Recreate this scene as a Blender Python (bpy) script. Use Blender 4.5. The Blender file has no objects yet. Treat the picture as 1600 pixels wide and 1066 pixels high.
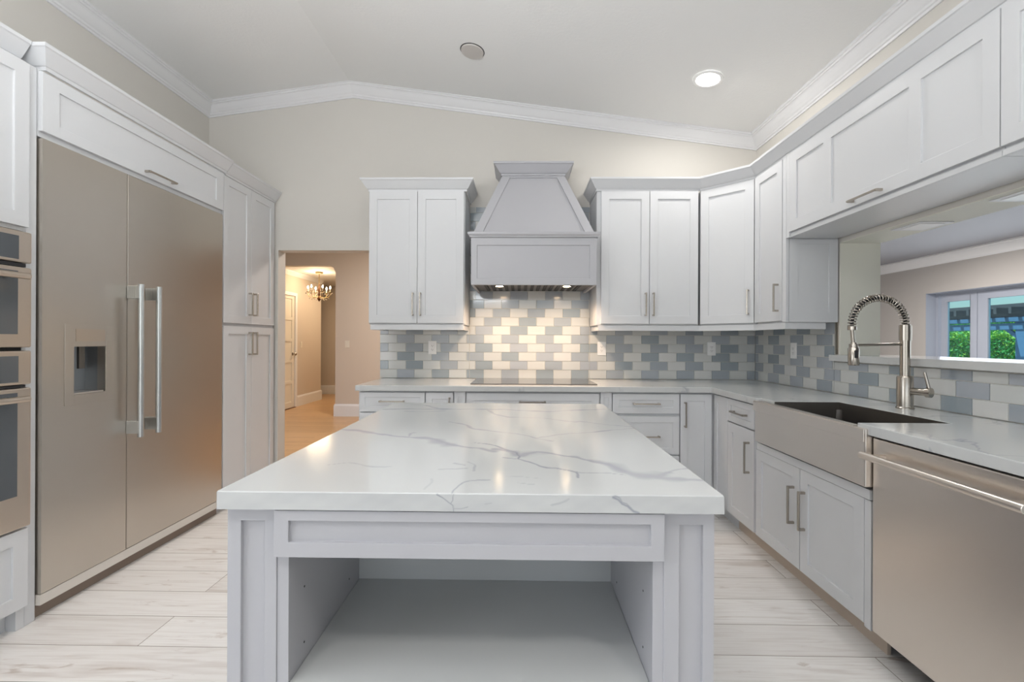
import bpy, bmesh, math, random
import numpy as np
from mathutils import Vector, Matrix
random.seed(7)
scene = bpy.context.scene
COL = scene.collection

# ------------------------------------------------------------------ camera
cam_data = bpy.data.cameras.new('camera')
cam = bpy.data.objects.new('camera', cam_data); COL.objects.link(cam)
CAM_H = 1.236
_yaw, _pitch, _roll, _f = .016, -.0002, .0043, 707.0
_F = Vector((-math.sin(_yaw)*math.cos(_pitch), math.cos(_yaw)*math.cos(_pitch), math.sin(_pitch)))
_r = Vector((math.cos(_yaw), math.sin(_yaw), 0)); _u = _r.cross(_F)
_r2 = _r*math.cos(_roll) + _u*math.sin(_roll); _u2 = -_r*math.sin(_roll) + _u*math.cos(_roll)
_m = Matrix((( _r2.x, _u2.x, -_F.x), (_r2.y, _u2.y, -_F.y), (_r2.z, _u2.z, -_F.z)))
cam.matrix_world = Matrix.Translation((0, 0, CAM_H)) @ _m.to_4x4()
cam_data.sensor_width = 36.0
cam_data.lens = _f/1600*36.0
cam_data.clip_start = .05; cam_data.clip_end = 200
scene.camera = cam

# ------------------------------------------------------------------ view, world, sun, daylight
scene.view_settings.view_transform = 'Standard'
scene.view_settings.look = 'None'
scene.view_settings.gamma = 1.0
scene.view_settings.use_curve_mapping = False
scene.view_settings.exposure = 0.0

world = bpy.data.worlds.new('world'); scene.world = world; world.use_nodes = True
wn = world.node_tree; wn.nodes.clear()
wo = wn.nodes.new('ShaderNodeOutputWorld'); wb = wn.nodes.new('ShaderNodeBackground')
sky = wn.nodes.new('ShaderNodeTexSky')
sky.sky_type = 'NISHITA'; sky.sun_disc = False
sky.sun_elevation = math.radians(50); sky.sun_rotation = math.radians(120); sky.altitude = 10
wb.inputs['Strength'].default_value = .15
wn.links.new(sky.outputs[0], wb.inputs['Color']); wn.links.new(wb.outputs[0], wo.inputs['Surface'])

def lamp(name, kind, loc, energy, color=(1, 1, 1), aim=None, **kw):
    d = bpy.data.lights.new(name, kind); d.energy = energy; d.color = color
    for k, v in kw.items(): setattr(d, k, v)
    o = bpy.data.objects.new(name, d); COL.objects.link(o); o.location = loc
    if aim is not None:
        o.rotation_euler = (Vector(aim)-Vector(loc)).to_track_quat('-Z', 'Y').to_euler()
    return o

lamp('sun', 'SUN', (0, 0, 10), 5.0, (1, .96, .9), aim=(6, -2, 0), angle=.01)
# fill added at an unseen rear window; daylight of the family room's glass doors
lamp('rear_fill', 'AREA', (-.3, -3.85, 1.5), 36, (.92, .96, 1.0), aim=(-.3, 0, 2.4),
     shape='RECTANGLE', size=4.0, size_y=2.1)
lamp('family_room_fill', 'AREA', (5.5, 6.6, 2.72), 120, (1, .95, .9), aim=(5.5, 6.6, 0), shape='DISK', size=.9)  # unseen lamp added to lift the family room's far wall
# added unseen lamp aimed at the ceiling, standing in for a bounced flash
lamp('bounce_fill', 'AREA', (-.8, .05, 1.95), 74, (.96, .98, 1.0), aim=(-.8, .3, 3.4),
     shape='RECTANGLE', size=1.2, size_y=1.2)
lamp('side_fill', 'AREA', (-2.6, -.1, 1.45), 24, (.95, .97, 1.0), aim=(2.0, .9, 1.1),
     shape='RECTANGLE', size=1.7, size_y=1.5)  # added side fill; no window is known there
lamp('family_room_daylight', 'AREA', (7.1, 4.5, 1.3), 75, (.85, .92, 1.0), aim=(0, 4.5, 1.3),
     shape='RECTANGLE', size=6.5, size_y=2.0)

# ------------------------------------------------------------------ materials
MATS = {}
def mat(name, color=(.8, .8, .8), rough=.5, metal=0.0, spec=.5, noise=0.0, nscale=8.0, bump=0.0, bscale=60.0,
        coat=0.0, stretch=(1, 1, 1), emit=None, estr=0.0):
    m = bpy.data.materials.new(name); m.use_nodes = True
    nt = m.node_tree; b = nt.nodes['Principled BSDF']
    b.inputs['Base Color'].default_value = (*color, 1)
    b.inputs['Roughness'].default_value = rough
    b.inputs['Metallic'].default_value = metal
    b.inputs['Specular IOR Level'].default_value = spec
    b.inputs['Coat Weight'].default_value = coat
    tc = nt.nodes.new('ShaderNodeTexCoord'); mp = nt.nodes.new('ShaderNodeMapping')
    mp.inputs['Scale'].default_value = stretch
    nt.links.new(tc.outputs['Object'], mp.inputs['Vector'])
    if noise:
        n = nt.nodes.new('ShaderNodeTexNoise'); n.inputs['Scale'].default_value = nscale; n.inputs['Detail'].default_value = 4
        nt.links.new(mp.outputs[0], n.inputs['Vector'])
        mx = nt.nodes.new('ShaderNodeMix'); mx.data_type = 'RGBA'
        mx.inputs[6].default_value = (*[c*(1-noise) for c in color], 1); mx.inputs[7].default_value = (*[min(1, c*(1+noise)) for c in color], 1)
        nt.links.new(n.outputs['Fac'], mx.inputs[0]); nt.links.new(mx.outputs[2], b.inputs['Base Color'])
    if bump:
        n2 = nt.nodes.new('ShaderNodeTexNoise'); n2.inputs['Scale'].default_value = bscale; n2.inputs['Detail'].default_value = 3
        nt.links.new(mp.outputs[0], n2.inputs['Vector'])
        bp = nt.nodes.new('ShaderNodeBump'); bp.inputs['Strength'].default_value = bump; bp.inputs['Distance'].default_value = .002
        nt.links.new(n2.outputs['Fac'], bp.inputs['Height']); nt.links.new(bp.outputs[0], b.inputs['Normal'])
    if emit:
        b.inputs['Emission Color'].default_value = (*emit, 1); b.inputs['Emission Strength'].default_value = estr
    MATS[name] = m
    return m

WALL = mat('wall_paint', (.66, .635, .59), .7, noise=.015, nscale=3, bump=.12, bscale=120)
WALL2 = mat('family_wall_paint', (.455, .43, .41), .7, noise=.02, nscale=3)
HALLW = mat('hall_wall_paint', (.60, .53, .46), .7, noise=.02, nscale=3, bump=.1, bscale=100)
CREAM = mat('opening_paint', (.80, .79, .70), .6, noise=.02, nscale=3)
CEIL = mat('ceiling_paint', (.80, .80, .79), .55, bump=.55, bscale=55, spec=.35)
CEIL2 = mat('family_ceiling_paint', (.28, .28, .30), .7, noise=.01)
TRIM = mat('trim_paint', (.77, .77, .78), .4, noise=.01)
WHITE = mat('cabinet_white', (.665, .675, .69), .35, noise=.012, nscale=5)
GREY = mat('cabinet_grey', (.46, .46, .485), .42, noise=.015, nscale=5)
NICHE_LIT = mat('niche_lit_grey', (.56, .57, .565), .45, noise=.015, nscale=5)  # cabinet grey lightened to stand in for light reaching into the niche
NICKEL = mat('brushed_nickel', (.46, .42, .37), .25, 1.0, noise=.06, nscale=30)
DARK = mat('dark_gap', (.02, .02, .022), .6, noise=.1)
GLASSB = mat('oven_glass', (.10, .11, .12), .12, 0, .6, noise=.05)
PLASTIC = mat('white_plastic', (.90, .90, .89), .35, noise=.01)
CREAMP = mat('cream_plastic', (.70, .66, .58), .4, noise=.01)
COOK = mat('cooktop_glass', (.06, .05, .045), .08, 0, .8, noise=.05)
BRASS = mat('antique_brass', (.50, .38, .20), .35, 1.0, noise=.1, nscale=40)
BRONZE = mat('dark_bronze', (.16, .07, .03), .4, .6, noise=.1)
BULB = mat('bulb_glow', (1, .9, .7), .3, emit=(1, .83, .58), estr=25)
CANGLOW = mat('can_glow', (1, 1, 1), .3, emit=(1, .97, .92), estr=14)
HOODGLOW = mat('hood_lamp_glow', (1, .9, .7), .3, emit=(1, .72, .42), estr=26)
GROUT = mat('grout', (.66, .65, .60), .8, noise=.04)
CAPM = mat('ceiling_cap', (.56, .53, .50), .5, noise=.02)
BEIGE = mat('toe_beige', (.70, .655, .60), .5, noise=.03)
TOE_SHADE = mat('toe_shade_brown', (.26, .20, .16), .6, noise=.08)  # brown painted for the shadow below the fridge's beige strip
WOODTOE = mat('toe_oak', (.60, .50, .41), .5, noise=.08, nscale=12)
GRASS = mat('lawn', (.12, .28, .06), .9, noise=.3, nscale=6)
PATIO = mat('patio_paving', (.5, .48, .45), .8, noise=.1)
PERG = mat('pergola_paint', (.12, .24, .42), .6, noise=.08)
PERGD = mat('pergola_slat_paint', (.10, .09, .10), .7, noise=.1)
DOORW = mat('door_white', (.74, .70, .62), .45, noise=.01)
SLID = mat('sliding_frame_paint', (.37, .40, .47), .45, noise=.01)

def steel(name, color, rough, axis=2, aniso=.6, str_=.004):
    m = bpy.data.materials.new(name); m.use_nodes = True
    nt = m.node_tree; b = nt.nodes['Principled BSDF']
    b.inputs['Base Color'].default_value = (*color, 1); b.inputs['Metallic'].default_value = 1
    b.inputs['Roughness'].default_value = rough
    tc = nt.nodes.new('ShaderNodeTexCoord'); mp = nt.nodes.new('ShaderNodeMapping')
    s = [700, 700, 700]; s[axis] = 3.0
    mp.inputs['Scale'].default_value = s
    n = nt.nodes.new('ShaderNodeTexNoise'); n.inputs['Scale'].default_value = 1; n.inputs['Detail'].default_value = 2
    nt.links.new(tc.outputs['Object'], mp.inputs[0]); nt.links.new(mp.outputs[0], n.inputs['Vector'])
    mr = nt.nodes.new('ShaderNodeMapRange'); mr.inputs['To Min'].default_value = rough-.02; mr.inputs['To Max'].default_value = rough+.02
    nt.links.new(n.outputs['Fac'], mr.inputs['Value']); nt.links.new(mr.outputs[0], b.inputs['Roughness'])
    bp = nt.nodes.new('ShaderNodeBump'); bp.inputs['Strength'].default_value = str_; bp.inputs['Distance'].default_value = .001
    nt.links.new(n.outputs['Fac'], bp.inputs['Height']); nt.links.new(bp.outputs[0], b.inputs['Normal'])
    MATS[name] = m
    return m
STEEL = steel('fridge_steel', (.59, .545, .49), .33)
STEELH = steel('appliance_steel', (.76, .70, .64), .30, axis=2)
STEELS = steel('sink_steel', (.76, .71, .66), .30, axis=1, str_=.0015)
STEELB = steel('basin_steel', (.20, .185, .17), .42, axis=1)
HANDLE = steel('handle_steel', (.60, .615, .61), .28)
RECESS = steel('recess_steel', (.42, .44, .46), .35)
OVENS = steel('oven_steel', (.62, .54, .46), .33, axis=1)

def glass(name, tint=(.9, .97, 1.0), refl=.12):
    m = bpy.data.materials.new(name); m.use_nodes = True
    nt = m.node_tree; nt.nodes.clear()
    o = nt.nodes.new('ShaderNodeOutputMaterial'); mx = nt.nodes.new('ShaderNodeMixShader')
    t = nt.nodes.new('ShaderNodeBsdfTransparent'); g = nt.nodes.new('ShaderNodeBsdfGlossy')
    fr = nt.nodes.new('ShaderNodeFresnel'); fr.inputs['IOR'].default_value = 1.3
    t.inputs['Color'].default_value = (*tint, 1); g.inputs['Roughness'].default_value = .02
    nt.links.new(fr.outputs[0], mx.inputs[0]); nt.links.new(t.outputs[0], mx.inputs[1]); nt.links.new(g.outputs[0], mx.inputs[2])
    nt.links.new(mx.outputs[0], o.inputs['Surface'])
    MATS[name] = m
    return m
GLASS = glass('door_glass', (.74, .93, .97))
RGLASS = glass('window_glass', (.95, .97, 1))

def crystal():
    m = bpy.data.materials.new('crystal'); m.use_nodes = True
    b = m.node_tree.nodes['Principled BSDF']
    b.inputs['Base Color'].default_value = (1, .93, .8, 1); b.inputs['Roughness'].default_value = .05
    b.inputs['Transmission Weight'].default_value = .6; b.inputs['IOR'].default_value = 1.6
    return m
CRYSTAL = crystal()

def planks(name, c1, c2, cm, seam, pw=.195, pl=1.27, off=(0, 0), grain=.35, rough=.38, knots=1.0, knot=False):
    m = bpy.data.materials.new(name); m.use_nodes = True
    nt = m.node_tree; N = nt.nodes; L = nt.links; b = N['Principled BSDF']
    tc = N.new('ShaderNodeTexCoord'); mp = N.new('ShaderNodeMapping'); mp.inputs['Location'].default_value = (off[0], off[1], 0)
    L.new(tc.outputs['Object'], mp.inputs[0])
    br = N.new('ShaderNodeTexBrick'); br.offset = .37; br.offset_frequency = 2; br.squash = 1
    br.inputs['Scale'].default_value = 1; br.inputs['Brick Width'].default_value = pl; br.inputs['Row Height'].default_value = pw
    br.inputs['Mortar Size'].default_value = .0017; br.inputs['Mortar Smooth'].default_value = .2; br.inputs['Bias'].default_value = 0
    br.inputs['Color1'].default_value = (0, 0, 0, 1); br.inputs['Color2'].default_value = (1, 1, 1, 1); br.inputs['Mortar'].default_value = (.5, .5, .5, 1)
    L.new(mp.outputs[0], br.inputs['Vector'])
    # the random brick grey shifts the grain, so that each board has its own figure
    sh = N.new('ShaderNodeVectorMath'); sh.operation = 'MULTIPLY_ADD'
    cb = N.new('ShaderNodeCombineXYZ')
    L.new(br.outputs['Color'], cb.inputs[0]); L.new(br.outputs['Color'], cb.inputs[2])
    sh.inputs[1].default_value = (17, 5, 31)
    L.new(cb.outputs[0], sh.inputs[0]); L.new(mp.outputs[0], sh.inputs[2])
    m2 = N.new('ShaderNodeMapping'); m2.inputs['Scale'].default_value = (1.6, 11, 1)
    L.new(sh.outputs[0], m2.inputs[0])
    n1 = N.new('ShaderNodeTexNoise'); n1.inputs['Scale'].default_value = 1.3; n1.inputs['Detail'].default_value = 6; n1.inputs['Distortion'].default_value = .8
    L.new(m2.outputs[0], n1.inputs['Vector'])
    m3 = N.new('ShaderNodeMapping'); m3.inputs['Scale'].default_value = (2.6, 60, 1)
    L.new(sh.outputs[0], m3.inputs[0])
    n2 = N.new('ShaderNodeTexNoise'); n2.inputs['Scale'].default_value = 1.5; n2.inputs['Detail'].default_value = 4
    L.new(m3.outputs[0], n2.inputs['Vector'])
    base = N.new('ShaderNodeMix'); base.data_type = 'RGBA'; base.inputs[6].default_value = (*c1, 1); base.inputs[7].default_value = (*c2, 1)
    L.new(br.outputs['Color'], base.inputs[0])
    r1 = N.new('ShaderNodeMapRange'); r1.inputs['From Min'].default_value = .55; r1.inputs['From Max'].default_value = .78; r1.inputs['To Max'].default_value = grain*knots
    L.new(n1.outputs['Fac'], r1.inputs['Value'])
    g1 = N.new('ShaderNodeMix'); g1.data_type = 'RGBA'; g1.inputs[7].default_value = (*cm, 1)
    L.new(r1.outputs[0], g1.inputs[0]); L.new(base.outputs[2], g1.inputs[6])
    r2 = N.new('ShaderNodeMapRange'); r2.inputs['From Min'].default_value = .45; r2.inputs['From Max'].default_value = .75; r2.inputs['To Max'].default_value = grain*.45
    L.new(n2.outputs['Fac'], r2.inputs['Value'])
    g2 = N.new('ShaderNodeMix'); g2.data_type = 'RGBA'; g2.inputs[7].default_value = (*cm, 1)
    L.new(r2.outputs[0], g2.inputs[0]); L.new(g1.outputs[2], g2.inputs[6])
    last = g2
    if knot:   # sparse brown knots and streaks
        m4 = N.new('ShaderNodeMapping'); m4.inputs['Scale'].default_value = (1.5, 7, 1); L.new(sh.outputs[0], m4.inputs[0])
        n4 = N.new('ShaderNodeTexNoise'); n4.inputs['Scale'].default_value = 2.4; n4.inputs['Detail'].default_value = 8
        n4.inputs['Roughness'].default_value = .62; n4.inputs['Distortion'].default_value = 1.4
        L.new(m4.outputs[0], n4.inputs['Vector'])
        r4 = N.new('ShaderNodeMapRange'); r4.inputs['From Min'].default_value = .60; r4.inputs['From Max'].default_value = .76; r4.inputs['To Max'].default_value = .75
        L.new(n4.outputs['Fac'], r4.inputs['Value'])
        g4 = N.new('ShaderNodeMix'); g4.data_type = 'RGBA'; g4.inputs[7].default_value = (.34, .25, .19, 1)
        L.new(r4.outputs[0], g4.inputs[0]); L.new(g2.outputs[2], g4.inputs[6]); last = g4
    g3 = N.new('ShaderNodeMix'); g3.data_type = 'RGBA'; g3.inputs[7].default_value = (*seam, 1)
    L.new(br.outputs['Fac'], g3.inputs[0]); L.new(last.outputs[2], g3.inputs[6])
    L.new(g3.outputs[2], b.inputs['Base Color'])
    b.inputs['Roughness'].default_value = rough
    bp = N.new('ShaderNodeBump'); bp.inputs['Strength'].default_value = .3; bp.inputs['Distance'].default_value = .002; bp.invert = True
    L.new(br.outputs['Fac'], bp.inputs['Height']); L.new(bp.outputs[0], b.inputs['Normal'])
    return m
FLOOR = planks('pale_plank_floor', (.80, .785, .765), (.72, .695, .67), (.40, .33, .28), (.24, .20, .17), pw=.197, pl=1.8,
               off=(1.533, -1.995+.197*20), grain=.62, knots=.9, knot=True)
OAK = planks('oak_floor', (.52, .33, .17), (.60, .39, .21), (.38, .20, .09), (.30, .16, .07), pw=.083, pl=1.1, grain=.5, rough=.3)

def quartz(name, attr):
    """white quartz: veins from a pattern attribute on the island, from noise elsewhere"""
    m = bpy.data.materials.new(name); m.use_nodes = True
    nt = m.node_tree; N = nt.nodes; L = nt.links; b = N['Principled BSDF']
    b.inputs['Roughness'].default_value = .13; b.inputs['Specular IOR Level'].default_value = .5
    tc = N.new('ShaderNodeTexCoord')
    mx = N.new('ShaderNodeMix'); mx.data_type = 'RGBA'
    mx.inputs[6].default_value = (.57, .58, .575, 1); mx.inputs[7].default_value = (.28, .29, .335, 1)
    L.new(mx.outputs[2], b.inputs['Base Color'])
    if attr:
        a = N.new('ShaderNodeAttribute'); a.attribute_name = 'vein'
        L.new(a.outputs['Fac'], mx.inputs[0])
        return m
    mp = N.new('ShaderNodeMapping'); mp.inputs['Rotation'].default_value = (0, 0, .5); mp.inputs['Scale'].default_value = (1.0, 2.2, 1.0)
    L.new(tc.outputs['Object'], mp.inputs[0])
    n = N.new('ShaderNodeTexNoise'); n.inputs['Scale'].default_value = 1.35; n.inputs['Detail'].default_value = 7; n.inputs['Roughness'].default_value = .52; n.inputs['Distortion'].default_value = .6
    L.new(mp.outputs[0], n.inputs['Vector'])
    s = N.new('ShaderNodeMath'); s.operation = 'SUBTRACT'; s.inputs[1].default_value = .5; L.new(n.outputs['Fac'], s.inputs[0])
    ab = N.new('ShaderNodeMath'); ab.operation = 'ABSOLUTE'; L.new(s.outputs[0], ab.inputs[0])
    mr = N.new('ShaderNodeMapRange'); mr.inputs['From Min'].default_value = 0; mr.inputs['From Max'].default_value = .014
    mr.inputs['To Min'].default_value = 1; mr.inputs['To Max'].default_value = 0
    L.new(ab.outputs[0], mr.inputs['Value'])
    n3 = N.new('ShaderNodeTexNoise'); n3.inputs['Scale'].default_value = 2.3
    L.new(tc.outputs['Object'], n3.inputs['Vector'])
    m3 = N.new('ShaderNodeMapRange'); m3.inputs['From Min'].default_value = .45; m3.inputs['From Max'].default_value = .62; m3.inputs['To Max'].default_value = .65
    L.new(n3.outputs['Fac'], m3.inputs['Value'])
    mu = N.new('ShaderNodeMath'); mu.operation = 'MULTIPLY'; L.new(mr.outputs[0], mu.inputs[0]); L.new(m3.outputs[0], mu.inputs[1])
    L.new(mu.outputs[0], mx.inputs[0])
    return m
QUARTZ = quartz('veined_quartz', False)
QISL = quartz('island_quartz', True)

def tilemat(name, c, rough=.12):
    m = mat(name, c, rough, 0, .6, noise=.05, nscale=9, coat=.3)
    return m
TD = [tilemat('tile_blue_grey_a', (.34, .375, .41)), tilemat('tile_blue_grey_b', (.385, .415, .455)), tilemat('tile_blue_grey_c', (.29, .335, .365))]
TL = [tilemat('tile_pale_a', (.60, .61, .59)), tilemat('tile_pale_b', (.63, .635, .62)), tilemat('tile_pale_c', (.57, .585, .57))]

# ------------------------------------------------------------------ mesh helpers
class MB:
    def __init__(self): self.v = []; self.f = []; self.mi = []
    def add(self, vs, fs, mi=0):
        n = len(self.v); self.v += [tuple(p) for p in vs]
        self.f += [tuple(i+n for i in f) for f in fs]; self.mi += [mi]*len(fs); return self
    def box(self, x0, x1, y0, y1, z0, z1, mi=0):
        if x0 > x1: x0, x1 = x1, x0
        if y0 > y1: y0, y1 = y1, y0
        if z0 > z1: z0, z1 = z1, z0
        vs = [(x0, y0, z0), (x1, y0, z0), (x1, y1, z0), (x0, y1, z0), (x0, y0, z1), (x1, y0, z1), (x1, y1, z1), (x0, y1, z1)]
        return self.add(vs, [(0, 3, 2, 1), (4, 5, 6, 7), (0, 1, 5, 4), (1, 2, 6, 5), (2, 3, 7, 6), (3, 0, 4, 7)], mi)
    def hexa(self, b, t, mi=0):
        return self.add(list(b)+list(t), [(0, 3, 2, 1), (4, 5, 6, 7), (0, 1, 5, 4), (1, 2, 6, 5), (2, 3, 7, 6), (3, 0, 4, 7)], mi)
    def prism(self, poly, z0, z1, mi=0):
        n = len(poly)
        vs = [(x, y, z0) for x, y in poly]+[(x, y, z1) for x, y in poly]
        fs = [tuple(range(n))[::-1], tuple(range(n, 2*n))]+[(i, (i+1) % n, n+(i+1) % n, n+i) for i in range(n)]
        return self.add(vs, fs, mi)
    def lathe(self, c, prof, seg=24, mi=0, cap=True, axis='z'):
        """prof: (radius, height) list round an axis through c"""
        vs = []
        for r, h in prof:
            for k in range(seg):
                a = 2*math.pi*k/seg; p, q = r*math.cos(a), r*math.sin(a)
                d = {'z': (p, q, h), 'y': (p, h, q), 'x': (h, p, q)}[axis]
                vs.append((c[0]+d[0], c[1]+d[1], c[2]+d[2]))
        fs = []
        for j in range(len(prof)-1):
            for k in range(seg):
                k2 = (k+1) % seg; fs.append((j*seg+k, j*seg+k2, (j+1)*seg+k2, (j+1)*seg+k))
        if cap:
            fs.append(tuple(range(seg))[::-1]); fs.append(tuple(range((len(prof)-1)*seg, len(prof)*seg)))
        return self.add(vs, fs, mi)
    def tube(self, pts, r, seg=10, mi=0, close=True):
        pts = [Vector(p) for p in pts]; n = len(pts)
        rs = r if isinstance(r, (list, tuple)) else [r]*n
        T = []
        for i in range(n):
            a = pts[max(i-1, 0)]; b = pts[min(i+1, n-1)]; T.append((b-a).normalized())
        up = Vector((0, 0, 1)) if abs(T[0].z) < .9 else Vector((1, 0, 0))
        s = T[0].cross(up).normalized(); vs = []
        for i in range(n):
            s = (s-T[i]*s.dot(T[i])).normalized(); q = T[i].cross(s)
            for k in range(seg):
                a = 2*math.pi*k/seg; vs.append(pts[i]+(s*math.cos(a)+q*math.sin(a))*rs[i])
        fs = []
        for i in range(n-1):
            for k in range(seg):
                k2 = (k+1) % seg; fs.append((i*seg+k, i*seg+k2, (i+1)*seg+k2, (i+1)*seg+k))
        if close: fs += [tuple(range(seg))[::-1], tuple(range((n-1)*seg, n*seg))]
        return self.add(vs, fs, mi)
    def sweep(self, prof, path, side=1, mi=0):
        """profile (out, dz) carried along a plan path (x, y, z) with mitred corners; out is to the right of travel times side"""
        n = len(path); P = [Vector(p) for p in path]; rings = []
        for i in range(n):
            d0 = (P[i]-P[i-1]) if i else (P[1]-P[0]); d1 = (P[i+1]-P[i]) if i < n-1 else (P[i]-P[i-1])
            n0 = Vector((d0.y, -d0.x, 0)).normalized()*side; n1 = Vector((d1.y, -d1.x, 0)).normalized()*side
            m = (n0+n1)
            m = m/(1+n0.dot(n1)) if m.length > 1e-6 else n0
            rings.append([P[i]+m*o+Vector((0, 0, z)) for o, z in prof])
        k = len(prof); vs = [p for r in rings for p in r]; fs = []
        for i in range(n-1):
            for j in range(k):
                j2 = (j+1) % k; fs.append((i*k+j, i*k+j2, (i+1)*k+j2, (i+1)*k+j))
        fs += [tuple(range(k))[::-1], tuple(range((n-1)*k, n*k))]
        return self.add(vs, fs, mi)
    def panelled(self, o, u, n, w, h, t=.02, panels=None, rail=.058, rec=.008, mi=0):
        """shaker panel: front at o (lower left), width along u, height along z, facing n, thickness t behind it"""
        o, u, n = Vector(o), Vector(u).normalized(), Vector(n).normalized()
        if panels is None: panels = [(rail, w-rail, rail, h-rail)]
        us = sorted({0, w, *[p[0] for p in panels], *[p[1] for p in panels]})
        zs = sorted({0, h, *[p[2] for p in panels], *[p[3] for p in panels]})
        def inp(a, b): return any(p[0] < a < p[1] and p[2] < b < p[3] for p in panels)
        dep = [[(-rec if inp((us[i]+us[i+1])/2, (zs[j]+zs[j+1])/2) else 0.0) for j in range(len(zs)-1)] for i in range(len(us)-1)]
        P = lambda a, b, c: o+u*a+Vector((0, 0, b))+n*c
        for i in range(len(us)-1):
            for j in range(len(zs)-1):
                d = dep[i][j]; a0, a1, b0, b1 = us[i], us[i+1], zs[j], zs[j+1]
                self.add([P(a0, b0, d), P(a1, b0, d), P(a1, b1, d), P(a0, b1, d)], [(0, 1, 2, 3)], mi)
                if i+1 < len(us)-1 and dep[i+1][j] != d:
                    e = dep[i+1][j]; self.add([P(a1, b0, d), P(a1, b0, e), P(a1, b1, e), P(a1, b1, d)], [(0, 1, 2, 3)], mi)
                if j+1 < len(zs)-1 and dep[i][j+1] != d:
                    e = dep[i][j+1]; self.add([P(a0, b1, d), P(a1, b1, d), P(a1, b1, e), P(a0, b1, e)], [(0, 1, 2, 3)], mi)
        for i in range(len(us)-1):
            a0, a1 = us[i], us[i+1]
            self.add([P(a0, 0, 0), P(a0, 0, -t), P(a1, 0, -t), P(a1, 0, 0)], [(0, 1, 2, 3)], mi)
            self.add([P(a0, h, 0), P(a1, h, 0), P(a1, h, -t), P(a0, h, -t)], [(0, 1, 2, 3)], mi)
        for j in range(len(zs)-1):
            b0, b1 = zs[j], zs[j+1]
            self.add([P(0, b0, 0), P(0, b1, 0), P(0, b1, -t), P(0, b0, -t)], [(0, 1, 2, 3)], mi)
            self.add([P(w, b0, 0), P(w, b0, -t), P(w, b1, -t), P(w, b1, 0)], [(0, 1, 2, 3)], mi)
        for i in range(len(us)-1):
            for j in range(len(zs)-1):
                self.add([P(us[i], zs[j], -t), P(us[i], zs[j+1], -t), P(us[i+1], zs[j+1], -t), P(us[i+1], zs[j], -t)], [(0, 1, 2, 3)], mi)
        return self
    def build(self, name, m, parent=None, bevel=0.0, smooth=False, weld=True):
        off = wloc(parent) if parent is not None else Vector((0, 0, 0))
        me = bpy.data.meshes.new(name)
        me.from_pydata([tuple(Vector(p)-off) for p in self.v], [], self.f)
        for x in (m if isinstance(m, (list, tuple)) else [m]): me.materials.append(x)
        me.polygons.foreach_set('material_index', self.mi)
        if weld:
            b = bmesh.new(); b.from_mesh(me); bmesh.ops.remove_doubles(b, verts=b.verts, dist=1e-5)
            bmesh.ops.recalc_face_normals(b, faces=b.faces); b.to_mesh(me); b.free()
        o = bpy.data.objects.new(name, me); COL.objects.link(o)
        if parent is not None: o.parent = parent
        if bevel:
            md = o.modifiers.new('bevel', 'BEVEL'); md.width = bevel; md.segments = 2; md.limit_method = 'ANGLE'; md.angle_limit = .6
            md.harden_normals = False
        if smooth:
            for p in me.polygons: p.use_smooth = True
            try: me.set_sharp_from_angle(angle=.7)
            except Exception: pass
        return o
_W = {}
def wloc(o):
    l = Vector((0, 0, 0))
    while o is not None: l = l+o.location; o = o.parent
    return l
def tag(o, label, cat, group=None):
    o['label'] = label; o['category'] = cat
    if group: o['group'] = group
    return o
def thing(name, loc, label, cat, group=None):
    o = bpy.data.objects.new(name, None); COL.objects.link(o); o.location = loc; o.empty_display_size = .1
    return tag(o, label, cat, group)
def struct(name, mb, m, **k):
    o = mb.build(name, m, **k)
    if 'parent' not in k or k['parent'] is None: o['kind'] = 'structure'
    return o
def copy_tree(root, loc, label=None):
    r = root.copy(); COL.objects.link(r); r.location = loc
    if label: r['label'] = label
    for ch in list(root.children):
        c = ch.copy(); COL.objects.link(c); c.parent = r
        for g in list(ch.children):
            d = g.copy(); COL.objects.link(d); d.parent = c
    return r
Xp, Xm, Yp, Ym = (1, 0, 0), (-1, 0, 0), (0, 1, 0), (0, -1, 0)
def pull(parent, c, d, n, L=.18, r=.0048, out=.030):
    """square bar pull centred at c on the face, running along d, standing out along n"""
    c, d, n = Vector(c), Vector(d), Vector(n); s = d.cross(n)
    mb = MB()
    def obox(cc, ex, ey, ez):
        vs = [cc+d*(a*ex)+n*(b*ey)+s*(g*ez) for a, b, g in ((-1, -1, -1), (1, -1, -1), (1, 1, -1), (-1, 1, -1), (-1, -1, 1), (1, -1, 1), (1, 1, 1), (-1, 1, 1))]
        mb.hexa(vs[:4], vs[4:])
    obox(c+n*out, L/2, r, r)
    for e in (-1, 1): obox(c+d*(e*(L/2-r*1.3))+n*(out/2), r*1.3, out/2, r*1.25)
    return mb.build('handle', NICKEL, parent, bevel=.0012, weld=False)
Zp = (0, 0, 1)

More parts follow.
